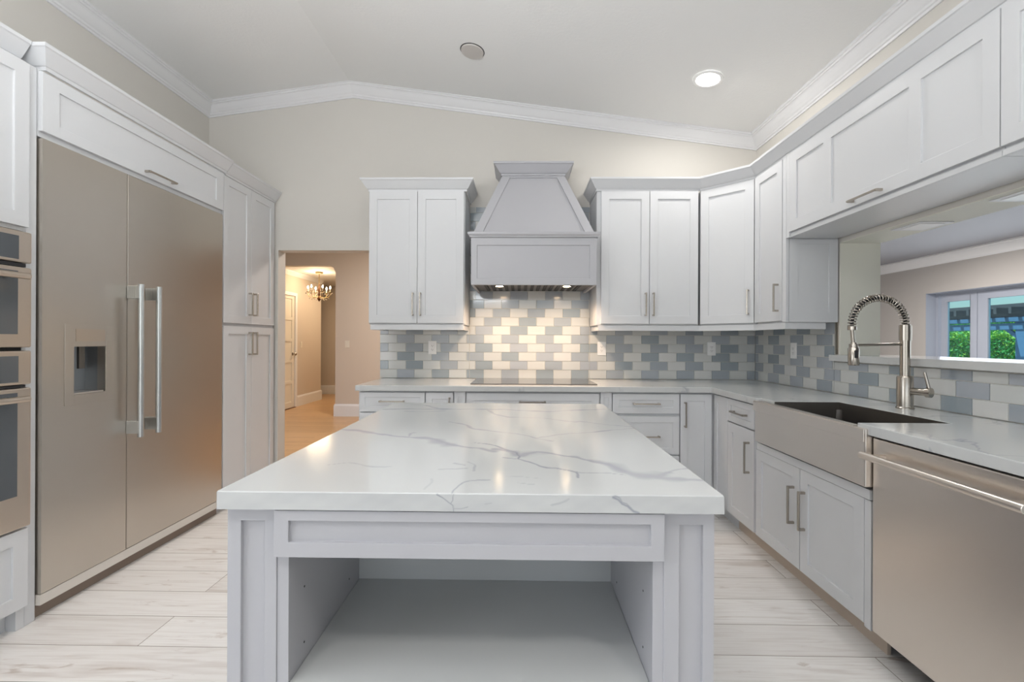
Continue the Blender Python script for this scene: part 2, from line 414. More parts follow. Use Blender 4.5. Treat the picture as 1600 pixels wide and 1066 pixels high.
# ================================================================== THE SETTING
XL, XR, YB = -2.693, 2.008, 3.875          # kitchen walls: left, right, back (faces)
RIDGE_X, RIDGE_Z, SL = -1.44, 3.421, .1335
YREAR = -4.0
def ceil_z(x): return RIDGE_Z-SL*abs(x-RIDGE_X)
struct('floor', MB().box(XL-.1, 7.3, YREAR-.1, 3.93, -.05, 0), FLOOR)
struct('floor', MB().box(-6.2, 2.25, 3.93, 10.5, -.05, 0), OAK)
struct('floor', MB().box(2.25, 7.3, 3.93, 10.0, -.05, 0), FLOOR)
mb = MB(); t = .1
for xa, xb in ((XL-.1, RIDGE_X), (RIDGE_X, XR+.25)):
    mb.hexa([(xa, YREAR, ceil_z(xa)), (xb, YREAR, ceil_z(xb)), (xb, YB+.12, ceil_z(xb)), (xa, YB+.12, ceil_z(xa))],
            [(xa, YREAR, ceil_z(xa)+t), (xb, YREAR, ceil_z(xb)+t), (xb, YB+.12, ceil_z(xb)+t), (xa, YB+.12, ceil_z(xa)+t)])
struct('ceiling', mb, CEIL)
struct('wall_left', MB().box(XL-.1, XL, YREAR, -1.1, 0, 3.4).box(XL-.1, XL, .9, YB, 0, 3.4).box(XL-.1, XL, -1.1, .9, 0, .7).box(XL-.1, XL, -1.1, .9, 2.3, 3.4), WALL)
mb = MB()
for p, q in ((-1.1, -1.04), (-.13, -.07), (.84, .9)): mb.box(XL-.08, XL-.02, p, q, .7, 2.3)
for p, q in ((.7, .76), (2.24, 2.3)): mb.box(XL-.08, XL-.02, -1.1, .9, p, q)
w2 = struct('added_side_window', mb, TRIM)  # made-up window, put in to go with the side fill
MB().box(XL-.055, XL-.049, -1.04, .84, .76, 2.24).build('pane', RGLASS, w2)
# back wall with the passage to the hall
mb = MB()
mb.box(XL-.1, -2.084, YB, YB+.12, 0, 2.01); mb.box(-1.197, XR+.25, YB, YB+.12, 0, 2.01); mb.box(XL-.1, XR+.25, YB, YB+.12, 2.01, 3.5)
struct('wall_back', mb, WALL)
# right wall: half wall under the bar ledge, header over the opening, solid towards the corner
mb = MB()
OY0, OY1, OZ0, OZ1 = .45, 2.872, 1.116, 1.862
mb.box(XR, XR+.245, OY1, YB, 0, 3.1); mb.box(XR, XR+.245, YREAR, OY0, 0, 3.1)
mb.box(XR, XR+.245, OY0, OY1, 0, OZ0); mb.box(XR, XR+.245, OY0, OY1, OZ1, 3.1)
struct('wall_right', mb, WALL)
mb = MB()
mb.box(XR+.002, XR+.25, OY1-.004, OY1, OZ0, OZ1); mb.box(XR+.002, XR+.25, OY0, OY0+.004, OZ0, OZ1)
mb.box(XR+.002, XR+.25, OY0, OY1, OZ1-.004, OZ1)
struct('trim_2', mb, CREAM)
# rear wall of the kitchen, with a wide made-up window added for the light
mb = MB()
mb.box(XL-.1, -2.3, YREAR-.1, YREAR, 0, 3.5); mb.box(1.7, 7.4, YREAR-.1, YREAR, 0, 3.5)
mb.box(-2.3, 1.7, YREAR-.1, YREAR, 0, .45); mb.box(-2.3, 1.7, YREAR-.1, YREAR, 2.55, 3.5)
struct('wall_rear', mb, WALL)
mb = MB()
for a, b in ((-2.3, -2.24), (-.33, -.27), (1.64, 1.7)): mb.box(a, b, YREAR-.08, YREAR-.02, .45, 2.55)
for a, b in ((.45, .51), (2.49, 2.55)): mb.box(-2.3, 1.7, YREAR-.08, YREAR-.02, a, b)
w = struct('added_rear_window', mb, TRIM)
MB().box(-2.24, 1.64, YREAR-.055, YREAR-.049, .51, 2.49).build('pane', RGLASS, w)
# room crown moulding
CROWN = [(0, 0), (.010, 0), (.012, .012), (.020, .016), (.024, .026), (.034, .034), (.050, .052), (.066, .074), (.074, .082), (.082, .084), (.084, .094), (.092, .096), (.092, .14), (0, .14)]
zb = lambda x: ceil_z(x)-.1
struct('trim_1', MB().sweep(CROWN, [(XL, YREAR, zb(XL)), (XL, YB, zb(XL)), (RIDGE_X, YB, zb(RIDGE_X)), (XR, YB, zb(XR)), (XR, YREAR, zb(XR))], side=1), TRIM)

# hall and foyer beyond the passage
struct('wall_hall', MB().box(-6.2, -4.1, 7.3, 7.42, 0, 3.0).box(-2.985, 2.25, 7.3, 7.42, 0, 3.0).box(-4.1, -2.985, 7.3, 7.42, 2.445, 3.0)
       .add([(-2.985, 7.3, 2.33), (-2.985, 7.3, 2.445), (-3.075, 7.3, 2.445), (-3.02, 7.3, 2.415), (-2.985, 7.42, 2.33), (-2.985, 7.42, 2.445), (-3.075, 7.42, 2.445), (-3.02, 7.42, 2.415)],
            [(0, 1, 2, 3), (7, 6, 5, 4), (0, 3, 7, 4), (3, 2, 6, 7)]), HALLW)
struct('wall_hall_left', MB().box(-6.3, -6.2, 3.9, 10.5, 0, 3.0), HALLW)
struct('ceiling_hall', MB().box(-6.3, 2.25, YB+.12, 7.42, 2.95, 3.0), CEIL)
struct('ceiling_foyer', MB().box(-6.3, 2.25, 7.42, 10.5, 2.48, 2.53), CEIL)
struct('wall_foyer_left', MB().box(-4.25, -4.13, 7.42, 7.52, 0, 2.48).box(-4.25, -4.13, 8.26, 9.36, 0, 2.48).box(-4.25, -4.13, 7.52, 8.26, 2.05, 2.48), HALLW)
struct('wall_foyer_back', MB().box(-6.3, 2.25, 10.3, 10.4, 0, 2.48), HALLW)
struct('wall_foyer_right', MB().box(-2.2, -2.1, 7.42, 10.3, 0, 2.48), HALLW)
BASEP = [(0, 0), (.018, 0), (.018, .17), (.012, .185), (.006, .20), (0, .20)]
struct('baseboard_hall', MB().sweep(BASEP, [(-2.985, 7.42, 0), (-2.985, 7.3, 0), (2.25, 7.3, 0)], side=1), TRIM)
struct('baseboard_foyer', MB().sweep(BASEP, [(-4.13, 8.34, 0), (-4.13, 9.36, 0), (-4.25, 9.36, 0)], side=1), TRIM)
struct('baseboard_foyer', MB().sweep(BASEP, [(-4.6, 10.3, 0), (-2.2, 10.3, 0)], side=1), TRIM)
struct('trim_3', MB().sweep([(0, 0), (.01, 0), (.06, .06), (.06, .08), (0, .08)], [(-4.13, 7.42, 2.40), (-4.13, 9.36, 2.40)], side=1), TRIM)
# foyer door: five stacked panels
d = MB().panelled((-4.135, 8.26-.0, .01), Ym, Xp, .74, 2.03, t=.04, rec=.012,
                  panels=[(.09, .65, .10+k*.385, .10+k*.385+.33) for k in range(5)])
dr = struct('door_1', d, DOORW)
MB().box(-4.13, -4.115, 8.26, 8.33, 0, 2.10).box(-4.13, -4.115, 7.45, 7.52, 0, 2.10).box(-4.13, -4.115, 7.52, 8.26, 2.04, 2.10).build('casing', TRIM, dr)
MB().lathe((-4.135, 8.19, .98), [(.028, 0), (.028, .006), (.010, .01), (.010, .04), (.026, .045), (.030, .06), (.020, .072)], axis='x').build('door_knob', NICKEL, dr, smooth=True)
MB().box(-4.135, -4.10, 7.52, 8.26, .0, .009).build('threshold', BRONZE, dr)

# family room beyond the pass-through opening
FX = 7.3
SY0, SY1, SZ = 2.1, 8.25, 2.115
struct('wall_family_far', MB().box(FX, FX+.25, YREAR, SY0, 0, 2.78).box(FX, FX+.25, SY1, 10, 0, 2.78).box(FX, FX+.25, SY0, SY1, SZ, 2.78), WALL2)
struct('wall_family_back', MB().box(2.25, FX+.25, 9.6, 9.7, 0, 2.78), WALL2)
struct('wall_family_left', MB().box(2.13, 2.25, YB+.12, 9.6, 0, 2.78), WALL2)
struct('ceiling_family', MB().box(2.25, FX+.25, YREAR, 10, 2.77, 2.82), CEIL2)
struct('trim_4', MB().sweep([(0, 0), (.012, 0), (.016, .02), (.035, .045), (.09, .12), (.10, .14), (.12, .145), (.12, .17), (0, .17)],
       [(2.25, YB, 2.6), (2.25, 9.6, 2.6), (FX, 9.6, 2.6), (FX, YREAR, 2.6)], side=1), TRIM)
# glazed doors of the family room: frame, leaves and panes
SX = FX+.18
mb = MB()
mb.box(SX, SX+.07, SY1-.04, SY1-.001, 0, SZ-.001).box(SX, SX+.07, SY0+.001, SY0+.04, 0, SZ-.001).box(SX, SX+.07, SY0+.04, SY1-.04, SZ-.04, SZ-.001).box(SX, SX+.07, SY0+.04, SY1-.04, 0, .03)
dw = struct('door_2', mb, SLID)
MB().box(FX+.003, SX-.001, SY1-.006, SY1-.001, 0, SZ-.001).box(FX+.003, SX-.001, SY0+.001, SY0+.006, 0, SZ-.001).box(FX+.003, SX-.001, SY0+.006, SY1-.006, SZ-.006, SZ-.001).build('reveal', SLID, dw)
for p0, p1, l0, l1 in ((7.64, 8.05, 7.53, 8.16), (6.25, 7.36, 6.15, 7.52), (4.95, 5.97, 4.80, 6.14), (3.65, 4.65, 3.47, 4.79), (2.3, 3.33, 2.18, 3.46)):
    lf = MB().box(SX+.01, SX+.06, l0, p0, .03, SZ-.04).box(SX+.01, SX+.06, p1, l1, .03, SZ-.04)
    lf.box(SX+.01, SX+.06, p0, p1, SZ-.165, SZ-.04).box(SX+.01, SX+.06, p0, p1, .03, .23)
    lo = lf.build('leaf', SLID, dw, bevel=.004)
    MB().box(SX+.032, SX+.038, p0, p1, .23, SZ-.165).build('pane', GLASS, lo)

# outside
g = MB().box(FX+.25, 60, -20, 60, -.3, -.12).build('lawn', GRASS); g['kind'] = 'structure'
g = MB().box(FX+.25, 22, -6, 26, -.12, -.05).build('patio', PATIO); g['kind'] = 'structure'
pg = thing('pergola', (20, 18.3, -.05), 'blue painted timber pergola standing on the patio in front of the hedge', 'pergola')
for y in (10.5, 18.1, 25.5):
    MB().box(19.85, 20.15, y, y+.33, -.05, 2.27).build('post', PERG, pg, bevel=.01)
    for s in (-1, 1):
        mb = MB(); yy = y+.165
        mb.add([(19.95, yy+s*.15, 1.35), (19.95, yy+s*.7, 1.80), (19.95, yy+s*.7, 1.95), (19.95, yy+s*.15, 1.55),
                (20.05, yy+s*.15, 1.35), (20.05, yy+s*.7, 1.80), (20.05, yy+s*.7, 1.95), (20.05, yy+s*.15, 1.55)],
               [(0, 1, 2, 3), (7, 6, 5, 4), (0, 4, 5, 1), (1, 5, 6, 2), (2, 6, 7, 3), (3, 7, 4, 0)])
        mb.build('brace', PERG, pg)
MB().box(19.8, 20.2, 9.5, 26.5, 1.78, 2.04).build('beam', PERG, pg, bevel=.01)
MB().box(19.7, 20.1, 9.5, 26.5, 2.10, 2.27).build('beam', PERG, pg, bevel=.01)
mb = MB()
for k in range(34): mb.box(17.2, 22.8, 9.6+k*.5, 9.7+k*.5, 2.28, 2.50)
mb.build('slats', PERGD, pg)
mb = MB()
for x in (17.3, 18.6, 21.4, 22.6): mb.box(x, x+.1, 9.5, 26.5, 2.5, 2.62)
mb.build('battens', PERGD, pg)
# hedge of small leaves
def leafmat(n, c): return mat(n, c, .5, noise=.25, nscale=20)
LG = [leafmat('leaf_light', (.42, .72, .10)), leafmat('leaf_mid', (.12, .52, .13)), leafmat('leaf_dark', (.05, .27, .09))]
def hedge(name, x0, x1, y0, y1, h, n, label, seed, cat='hedge'):
    rr = random.Random(seed); mb = MB()
    mb.box(x0+.25, x1, y0+.2, y1-.2, -.12, h-.22, 2)
    for i in range(n):
        y = rr.uniform(y0, y1)
        if rr.random() < .72: x = x0+rr.uniform(0, .25); z = rr.uniform(-.1, h+.05*math.sin(y*3))
        else: x = rr.uniform(x0, x1); z = h+rr.uniform(-.2, .10)+.07*math.sin(y*3.1)+.05*math.sin(y*7.7)
        c = Vector((x, y, z)); a = Vector((rr.gauss(0, 1), rr.gauss(0, 1), rr.gauss(0, 1))).normalized()
        b = a.cross(Vector((rr.gauss(0, 1), rr.gauss(0, 1), rr.gauss(0, 1)))).normalized(); s = rr.uniform(.05, .11)
        mi = rr.choice((0, 0, 1)) if z > h-.35 else rr.choice((0, 1, 1, 1, 2))
        mb.add([c-a*s, c-b*s*.5, c+a*s, c+b*s*.5], [(0, 1, 2, 3)], mi)
    o = mb.build(name, LG, weld=False); o['kind'] = 'stuff'; return tag(o, label, cat)
hedge('hedge', 24, 25.2, 12, 33, 1.72, 15000, 'clipped green hedge behind the blue pergola', 3)
hedge('shrubs', 30, 32, 12, 45, 3.0, 9000, 'darker taller shrubs growing beyond the clipped hedge', 5, 'shrub')

# ================================================================== BACKSPLASH
TWD, THT, GR = .149, .0745, .0012
SHIFT = [0, 1, 0, 1, 0, 1, 2, 3, 4, 5, 4, 5, 4, 5, 4, 3, 2, 3, 4, 5, 4, 3]
def tiles(name, label, origin, u, n, u0, u1, ztop, phase, seed, breaks=()):
    rr = random.Random(seed); mb = MB(); o = Vector(origin); u = Vector(u); n = Vector(n)
    z0 = .9155; P = lambda a, z, c: o+u*a+n*c+Vector((0, 0, z))
    def addbox(a0, a1, b0, b1, c0, c1, mi, inset=0):
        vs = [P(a0, b0, c0), P(a1, b0, c0), P(a1, b1, c0), P(a0, b1, c0)]
        i = inset
        vt = [P(a0+i, b0+i, c1), P(a1-i, b0+i, c1), P(a1-i, b1-i, c1), P(a0+i, b1-i, c1)]
        mb.add(vs+vt, [(4, 5, 6, 7), (0, 1, 5, 4), (1, 2, 6, 5), (2, 3, 7, 6), (3, 0, 4, 7)], mi)
    tops = ztop if callable(ztop) else (lambda a: ztop)
    k = 0
    while True:
        za = z0+k*THT; zb_ = za+THT
        if za > 2.35: break
        start = phase+SHIFT[k % len(SHIFT)]*TWD/2
        j = math.floor((u0-start)/TWD)-1
        while True:
            a = start+j*TWD; b = a+TWD
            if a > u1: break
            A0, B0 = max(a, u0), min(b, u1)
            mi = 1+rr.choice((0, 0, 1, 2))+(0 if j % 2 == 0 else 3)
            cuts = [A0]+[q for q in breaks if A0 < q < B0]+[B0]
            for a_, b_ in zip(cuts[:-1], cuts[1:]):
                zt = min(zb_, tops((a_+b_)/2))
                if b_-a_ > .006 and zt-za > .008:
                    addbox(a_+GR, b_-GR, za+GR, zt-GR, .0035, .0085, mi, .001)
            j += 1
        k += 1
    # grout bed
    segs = np.arange(u0, u1, .02)
    runs = []; s0 = u0; cur = tops(u0+.001)
    for q in list(segs)+[u1]:
        tq = tops(min(q+.001, u1-.001))
        if abs(tq-cur) > 1e-6: runs.append((s0, q, cur)); s0, cur = q, tq
    runs.append((s0, u1, cur))
    for a, b, tp in runs:
        if b-a > 1e-4: addbox(a, b, z0, tp, .0, .0045, 0)
    o_ = mb.build(name, [GROUT]+TD+TL, weld=False)
    return tag(o_, label, 'backsplash')
tiles('tile_backsplash', 'blue-grey and white glass subway tile backsplash on the back wall behind the cooktop',
      (0, YB-.0005, 0), Xp, Ym, -1.195, 1.999, lambda a: 2.38 if -.425 < a < .60 else 1.372, -.153, 1, (-.425, .60))
tiles('tile_backsplash', 'blue-grey and white glass subway tile backsplash on the right wall behind the sink faucet',
      (XR-.0005, 0, 0), Ym, Xm, -3.865, -.6, lambda a: 1.372 if a < -2.905 else 1.112, -3.668, 2, (-2.905,))
MB().box(XR-.012, XR, 2.880, 2.893, 1.16, 1.372).build('trim_5', NICKEL)['kind'] = 'structure'

# ================================================================== WORKTOPS
def slab_mesh(xs, ys, inside, z0, z1):
    mb = MB(); nx, ny = len(xs)-1, len(ys)-1
    C = [[inside((xs[i]+xs[i+1])/2, (ys[j]+ys[j+1])/2) for j in range(ny)] for i in range(nx)]
    g = lambda i, j: 0 <= i < nx and 0 <= j < ny and C[i][j]
    for i in range(nx):
        for j in range(ny):
            if not C[i][j]: continue
            a, b, c, d = xs[i], xs[i+1], ys[j], ys[j+1]
            mb.add([(a, c, z1), (b, c, z1), (b, d, z1), (a, d, z1)], [(0, 1, 2, 3)])
            mb.add([(a, c, z0), (b, c, z0), (b, d, z0), (a, d, z0)], [(3, 2, 1, 0)])
            if not g(i-1, j): mb.add([(a, c, z0), (a, c, z1), (a, d, z1), (a, d, z0)], [(0, 1, 2, 3)])
            if not g(i+1, j): mb.add([(b, c, z0), (b, d, z0), (b, d, z1), (b, c, z1)], [(0, 1, 2, 3)])
            if not g(i, j-1): mb.add([(a, c, z0), (b, c, z0), (b, c, z1), (a, c, z1)], [(0, 1, 2, 3)])
            if not g(i, j+1): mb.add([(a, d, z0), (a, d, z1), (b, d, z1), (b, d, z0)], [(0, 1, 2, 3)])
    return mb
CY, CXF = 3.2117, 1.3575          # front edges of the two counter runs
ZT, ZB = .914, .875
def in_slab(x, y):
    if y > CY and x > -1.171: return True
    if x > CXF and y > 2.62: return True
    if x > 1.39 and 2.47 < y <= 2.62: return True
    if x > 1.73 and 1.838 < y <= 2.47: return True
    return x > CXF and y <= 1.838
wt = slab_mesh([-1.171, CXF, 1.39, 1.73, 1.998], [.55, 1.838, 2.47, 2.62, CY, 3.865], in_slab, ZB, ZT).build('worktop', QUARTZ, bevel=.003)
tag(wt, 'white veined quartz worktop running along the back wall and round to the sink', 'worktop')
bl = MB().box(1.965, 2.40, .455, 2.866, 1.1185, 1.157)
bl = MB().prism([(1.965, .455), (2.40, .455), (2.40, 2.866), (2.007, 2.866), (2.007, 2.905), (1.965, 2.905)], 1.1185, 1.157)
tag(bl.build('bar_ledge', QUARTZ, bevel=.002), 'long narrow quartz ledge capping the half wall behind the faucet', 'ledge')

TOP_VEINS = [([(-0.638, 1.623), (-0.573, 1.602), (-0.508, 1.569), (-0.423, 1.516), (-0.358, 1.498), (-0.299, 1.485), (-0.272, 1.473), (-0.247, 1.443), (-0.217, 1.402), (-0.184, 1.379), (-0.146, 1.361), (-0.116, 1.355), (-0.093, 1.329), (-0.074, 1.316)], 0.011, 0.55), ([(-0.27, 1.465), (-0.249, 1.435), (-0.215, 1.399)], 0.02, 0.45), ([(-0.112, 1.351), (-0.093, 1.327), (-0.073, 1.316)], 0.018, 0.5), ([(-0.076, 1.342), (-0.047, 1.338), (-0.015, 1.315), (-0.001, 1.277), (0.012, 1.266), (0.026, 1.294), (0.051, 1.313), (0.079, 1.307), (0.108, 1.287), (0.127, 1.274), (0.159, 1.258), (0.174, 1.241), (0.197, 1.219), (0.234, 1.197), (0.248, 1.157), (0.264, 1.121)], 0.012, 0.6), ([(0.009, 1.27), (0.03, 1.294), (0.054, 1.309), (0.075, 1.306)], 0.018, 0.4), ([(0.233, 1.191), (0.247, 1.152), (0.263, 1.116), (0.281, 1.096), (0.305, 1.087), (0.333, 1.088), (0.354, 1.109), (0.369, 1.119)], 0.018, 0.5), ([(0.357, 1.119), (0.394, 1.138), (0.431, 1.156)], 0.008, 0.5), ([(0.328, 1.079), (0.353, 1.07), (0.374, 1.064), (0.394, 1.059), (0.435, 1.059)], 0.014, 0.5), ([(-0.146, 1.43), (-0.103, 1.415), (-0.071, 1.391), (-0.052, 1.361), (-0.022, 1.325), (-0.004, 1.304), (0.004, 1.263), (-0.001, 1.235)], 0.004, 0.9), ([(-0.044, 1.249), (-0.001, 1.231), (0.031, 1.202), (0.055, 1.17), (0.073, 1.152), (0.096, 1.147), (0.125, 1.127), (0.141, 1.112)], 0.004, 0.8), ([(0.101, 1.147), (0.129, 1.127), (0.142, 1.112), (0.179, 1.11), (0.226, 1.108), (0.257, 1.093)], 0.004, 0.6), ([(0.141, 1.117), (0.143, 1.097), (0.144, 1.07)], 0.004, 0.7), ([(-0.274, 1.793), (-0.204, 1.729), (-0.169, 1.654), (-0.096, 1.609), (-0.031, 1.584), (0.031, 1.54), (0.07, 1.49), (0.107, 1.456)], 0.006, 0.5), ([(0.067, 1.509), (0.135, 1.559), (0.2, 1.586), (0.282, 1.616), (0.353, 1.652), (0.428, 1.689)], 0.006, 0.45), ([(-0.629, 2.098), (-0.55, 2.12), (-0.408, 2.115), (-0.239, 2.123), (-0.07, 2.123), (0.042, 2.084), (0.151, 2.068), (0.267, 2.119), (0.402, 2.144)], 0.01, 0.6), ([(-0.54, 2.269), (-0.468, 2.243), (-0.384, 2.139), (-0.272, 2.114)], 0.009, 0.45), ([(-0.142, 2.101), (-0.107, 1.982), (-0.038, 1.907), (0.088, 1.897), (0.227, 1.805), (0.245, 1.819), (0.35, 1.745), (0.434, 1.712)], 0.008, 0.4), ([(-0.521, 2.049), (-0.419, 2.036), (-0.343, 2.067)], 0.008, 0.4), ([(-0.138, 0.947), (-0.137, 0.99), (-0.131, 1.024), (-0.117, 1.04), (-0.095, 1.045), (-0.067, 1.042)], 0.003, 0.6), ([(-0.202, 1.129), (-0.16, 1.129), (-0.134, 1.14)], 0.004, 0.45), ([(-0.171, 1.184), (-0.137, 1.167)], 0.004, 0.4), ([(-0.131, 1.197), (-0.113, 1.174), (-0.109, 1.12)], 0.0035, 0.4), ([(-0.029, 1.073), (0.008, 1.076), (0.05, 1.061)], 0.003, 0.3), ([(-0.001, 1.03), (0.035, 1.016)], 0.004, 0.4), ([(-0.492, 1.16), (-0.466, 1.172), (-0.447, 1.179), (-0.419, 1.172), (-0.386, 1.154), (-0.344, 1.142), (-0.326, 1.151)], 0.004, 0.4), ([(-0.37, 1.512), (-0.377, 1.561), (-0.363, 1.578)], 0.005, 0.4), ([(-0.203, 0.976), (-0.2, 1.001), (-0.195, 1.022), (-0.201, 1.049)], 0.006, 0.2)]
FRONT_VEINS = [([(-0.172, 0.911), (-0.16, 0.905), (-0.147, 0.895), (-0.138, 0.889), (-0.137, 0.876)], 0.0022, 0.9), ([(-0.137, 0.912), (-0.139, 0.899), (-0.143, 0.893)], 0.0018, 0.8), ([(-0.137, 0.882), (-0.122, 0.882), (-0.106, 0.886)], 0.0018, 0.7), ([(-0.071, 0.892), (-0.058, 0.894)], 0.002, 0.4), ([(0.07, 0.891), (0.09, 0.896), (0.105, 0.904)], 0.004, 0.35), ([(0.199, 0.909), (0.209, 0.904), (0.217, 0.895), (0.229, 0.89), (0.242, 0.879), (0.252, 0.876)], 0.0025, 0.9), ([(0.202, 0.912), (0.212, 0.908), (0.217, 0.898), (0.227, 0.895), (0.237, 0.885)], 0.0018, 0.8), ([(0.069, 0.891), (0.099, 0.899), (0.106, 0.904)], 0.004, 0.3)]

def vein_field(U, V, veins, seed, jit=.004):
    rr = np.random.RandomState(seed); out = np.zeros_like(U)
    ph = rr.rand(6)*6.28
    # small wander of the lines
    dU = jit*(np.sin(U*37+V*21+ph[0])*.6+np.sin(U*91-V*55+ph[1])*.35+np.sin(V*160+U*143+ph[4])*.18)
    dV = jit*(np.sin(U*43-V*17+ph[2])*.6+np.sin(U*77+V*83+ph[3])*.35+np.sin(U*170-V*121+ph[5])*.18)
    A, B = U+dU, V+dV
    wm = .72+.42*np.sin(U*29+V*13+ph[1])+.25*np.sin(U*71-V*47)
    for pts, w, s in veins:
        best = np.full_like(U, 9.)
        for (x0, y0), (x1, y1) in zip(pts[:-1], pts[1:]):
            dx, dy = x1-x0, y1-y0; L2 = dx*dx+dy*dy+1e-12
            t_ = np.clip(((A-x0)*dx+(B-y0)*dy)/L2, 0, 1)
            best = np.minimum(best, np.hypot(A-x0-t_*dx, B-y0-t_*dy))
        ww = w*(1.35 if w > .009 else 1.1)*np.clip(wm, .45, 1.6)
        core = np.clip(1.35-best/ww, 0, 1)
        out = np.maximum(out, s*core)
    return out
# island slab: grid on the top and the front so that the veins follow the stone
IX0, IX1, IY0, IY1, IZB = -.643, .431, .9516, 2.333, .8755
ch = .002
nx, ny, nz = 640, 240, 30
gx = np.linspace(IX0+ch, IX1-ch, nx); gy = np.linspace(IY0+ch, IY1-ch, ny)
UU, VV = np.meshgrid(gx, gy, indexing='ij')
vt = vein_field(UU, VV, TOP_VEINS, 4)
gz = np.linspace(IZB, ZT-ch, nz); XX, ZZ = np.meshgrid(gx, gz, indexing='ij')
vf = vein_field(XX, ZZ, FRONT_VEINS, 9, .0007)
mott = sum(np.sin(XX*f1+ZZ*f2+p_)*w_ for f1, f2, p_, w_ in ((11, 60, 1, .5), (27, -90, 2, .35), (61, 140, .4, .25), (120, -210, 3, .2)))
vf = np.maximum(vf, np.clip(.10+.09*mott, 0, .3))   # cloudy grey mottling, which also greys the whole front face
verts = []; faces = []; att = []
def grid(P, A_, flip):
    n0 = len(verts); a, b = A_.shape
    verts.extend(map(tuple, P.reshape(-1, 3))); att.extend(A_.reshape(-1))
    for i in range(a-1):
        for j in range(b-1):
            q = (n0+i*b+j, n0+(i+1)*b+j, n0+(i+1)*b+j+1, n0+i*b+j+1)
            faces.append(q[::-1] if flip else q)
    return n0
grid(np.stack([UU, VV, np.full_like(UU, ZT)], -1), vt, False)
grid(np.stack([XX, np.full_like(XX, IY0), ZZ], -1), vf, False)
def quad(ps, a=(0, 0, 0, 0)):
    n0 = len(verts); verts.extend(ps); att.extend(a); faces.append((n0, n0+1, n0+2, n0+3))
for i in range(nx-1):   # front arris
    quad([(gx[i], IY0, ZT-ch), (gx[i+1], IY0, ZT-ch), (gx[i+1], IY0+ch, ZT), (gx[i], IY0+ch, ZT)], (vf[i, -1], vf[i+1, -1], vt[i+1, 0], vt[i, 0]))
a, b, c, d_ = IX0, IX1, IY0, IY1
quad([(a, c+ch, IZB), (a, c+ch, ZT-ch), (a, d_-ch, ZT-ch), (a, d_-ch, IZB)][::-1]); quad([(b, c+ch, IZB), (b, c+ch, ZT-ch), (b, d_-ch, ZT-ch), (b, d_-ch, IZB)])
quad([(a+ch, d_, IZB), (a+ch, d_, ZT-ch), (b-ch, d_, ZT-ch), (b-ch, d_, IZB)]); quad([(a, c, IZB), (b, c, IZB), (b, d_, IZB), (a, d_, IZB)][::-1])
quad([(a, c+ch, ZT-ch), (a+ch, c+ch, ZT), (a+ch, d_-ch, ZT), (a, d_-ch, ZT-ch)]); quad([(b, c+ch, ZT-ch), (b-ch, c+ch, ZT), (b-ch, d_-ch, ZT), (b, d_-ch, ZT-ch)][::-1])
quad([(a+ch, d_-ch, ZT), (b-ch, d_-ch, ZT), (b-ch, d_, ZT-ch), (a+ch, d_, ZT-ch)])
for xx, s in ((a, 1), (b, -1)):
    quad([(xx, c+ch, IZB), (xx, c+ch, ZT-ch), (xx+s*ch, c, ZT-ch), (xx+s*ch, c, IZB)])
    quad([(xx, d_-ch, IZB), (xx, d_-ch, ZT-ch), (xx+s*ch, d_, ZT-ch), (xx+s*ch, d_, IZB)])
me = bpy.data.meshes.new('island_worktop'); me.from_pydata(verts, [], faces)
at = me.attributes.new('vein', 'FLOAT', 'POINT'); at.data.foreach_set('value', np.array(att, dtype=np.float32))
me.materials.append(QISL); io = bpy.data.objects.new('island_worktop', me); COL.objects.link(io)
tag(io, 'thick white quartz slab with grey veins lying on the grey island', 'worktop')

# ================================================================== ISLAND
isl = thing('kitchen_island', (-.106, 1.6, 0), 'light grey island with an open niche and two panelled corner posts', 'kitchen island')
FY = .975
TOPZ = .8745
for x0, x1, pr in ((-.6335, -.5255, (.030, .0815)), (.312, .4195, (.033, .083))):
    h = TOPZ
    MB().panelled((x0, FY, .0), Xp, Ym, x1-x0, h, t=.10, rec=.009, panels=[(pr[0], pr[1], .10, h-.032)]).build('corner_post', GREY, isl, bevel=.0012)
MB().panelled((-.522, .957, .772), Xp, Ym, .830, .100, t=.0195, rec=.009, panels=[(.031, .801, .032, .078)]).build('drawer_front', GREY, isl, bevel=.0012)
# carcass: side walls, niche sides and back
NB = 1.415
MB().box(-.5255, -.5, .978, NB, .02, TOPZ).build('niche_side', GREY, isl, bevel=.001)
MB().box(.289, .3135, .978, NB, .02, TOPZ).build('niche_side', GREY, isl, bevel=.001)
MB().box(-.5, .289, NB, NB+.018, .02, TOPZ).build('niche_back', NICHE_LIT, isl)
MB().box(-.4995, .2885, .982, NB-.0005, .467, .487).build('shelf', NICHE_LIT, isl, bevel=.001)
MB().box(-.4995, .2885, .982, NB-.0005, .08, .10).build('shelf', GREY, isl, bevel=.001)
MB().box(-.5255, .3135, .98, .998, TOPZ-.095, TOPZ).build('top_rail', GREY, isl)
for x0, s in ((-.6335, -1), (.4195, 1)):
    n = Xm if s < 0 else Xp
    ps = [(.06+k*.42, .06+k*.42+.36, .12, .80) for k in range(3)]
    o = (x0, 2.305, 0) if s < 0 else (x0, 1.075, 0)
    MB().panelled(o, Ym if s < 0 else Yp, n, 1.23, TOPZ, t=.02, rec=.009, panels=ps[:3] if s > 0 else [(.03+k*.4, .03+k*.4+.34, .12, .80) for k in range(3)]).build('side_panel', GREY, isl, bevel=.0012)
mb = MB().box(-.6135, .3995, 1.44, 2.285, .1, TOPZ-.002).box(-.6135, -.5265, 1.075, 1.44, .1, TOPZ-.002).box(.3145, .3995, 1.075, 1.44, .1, TOPZ-.002)
mb.build('carcass', GREY, isl)
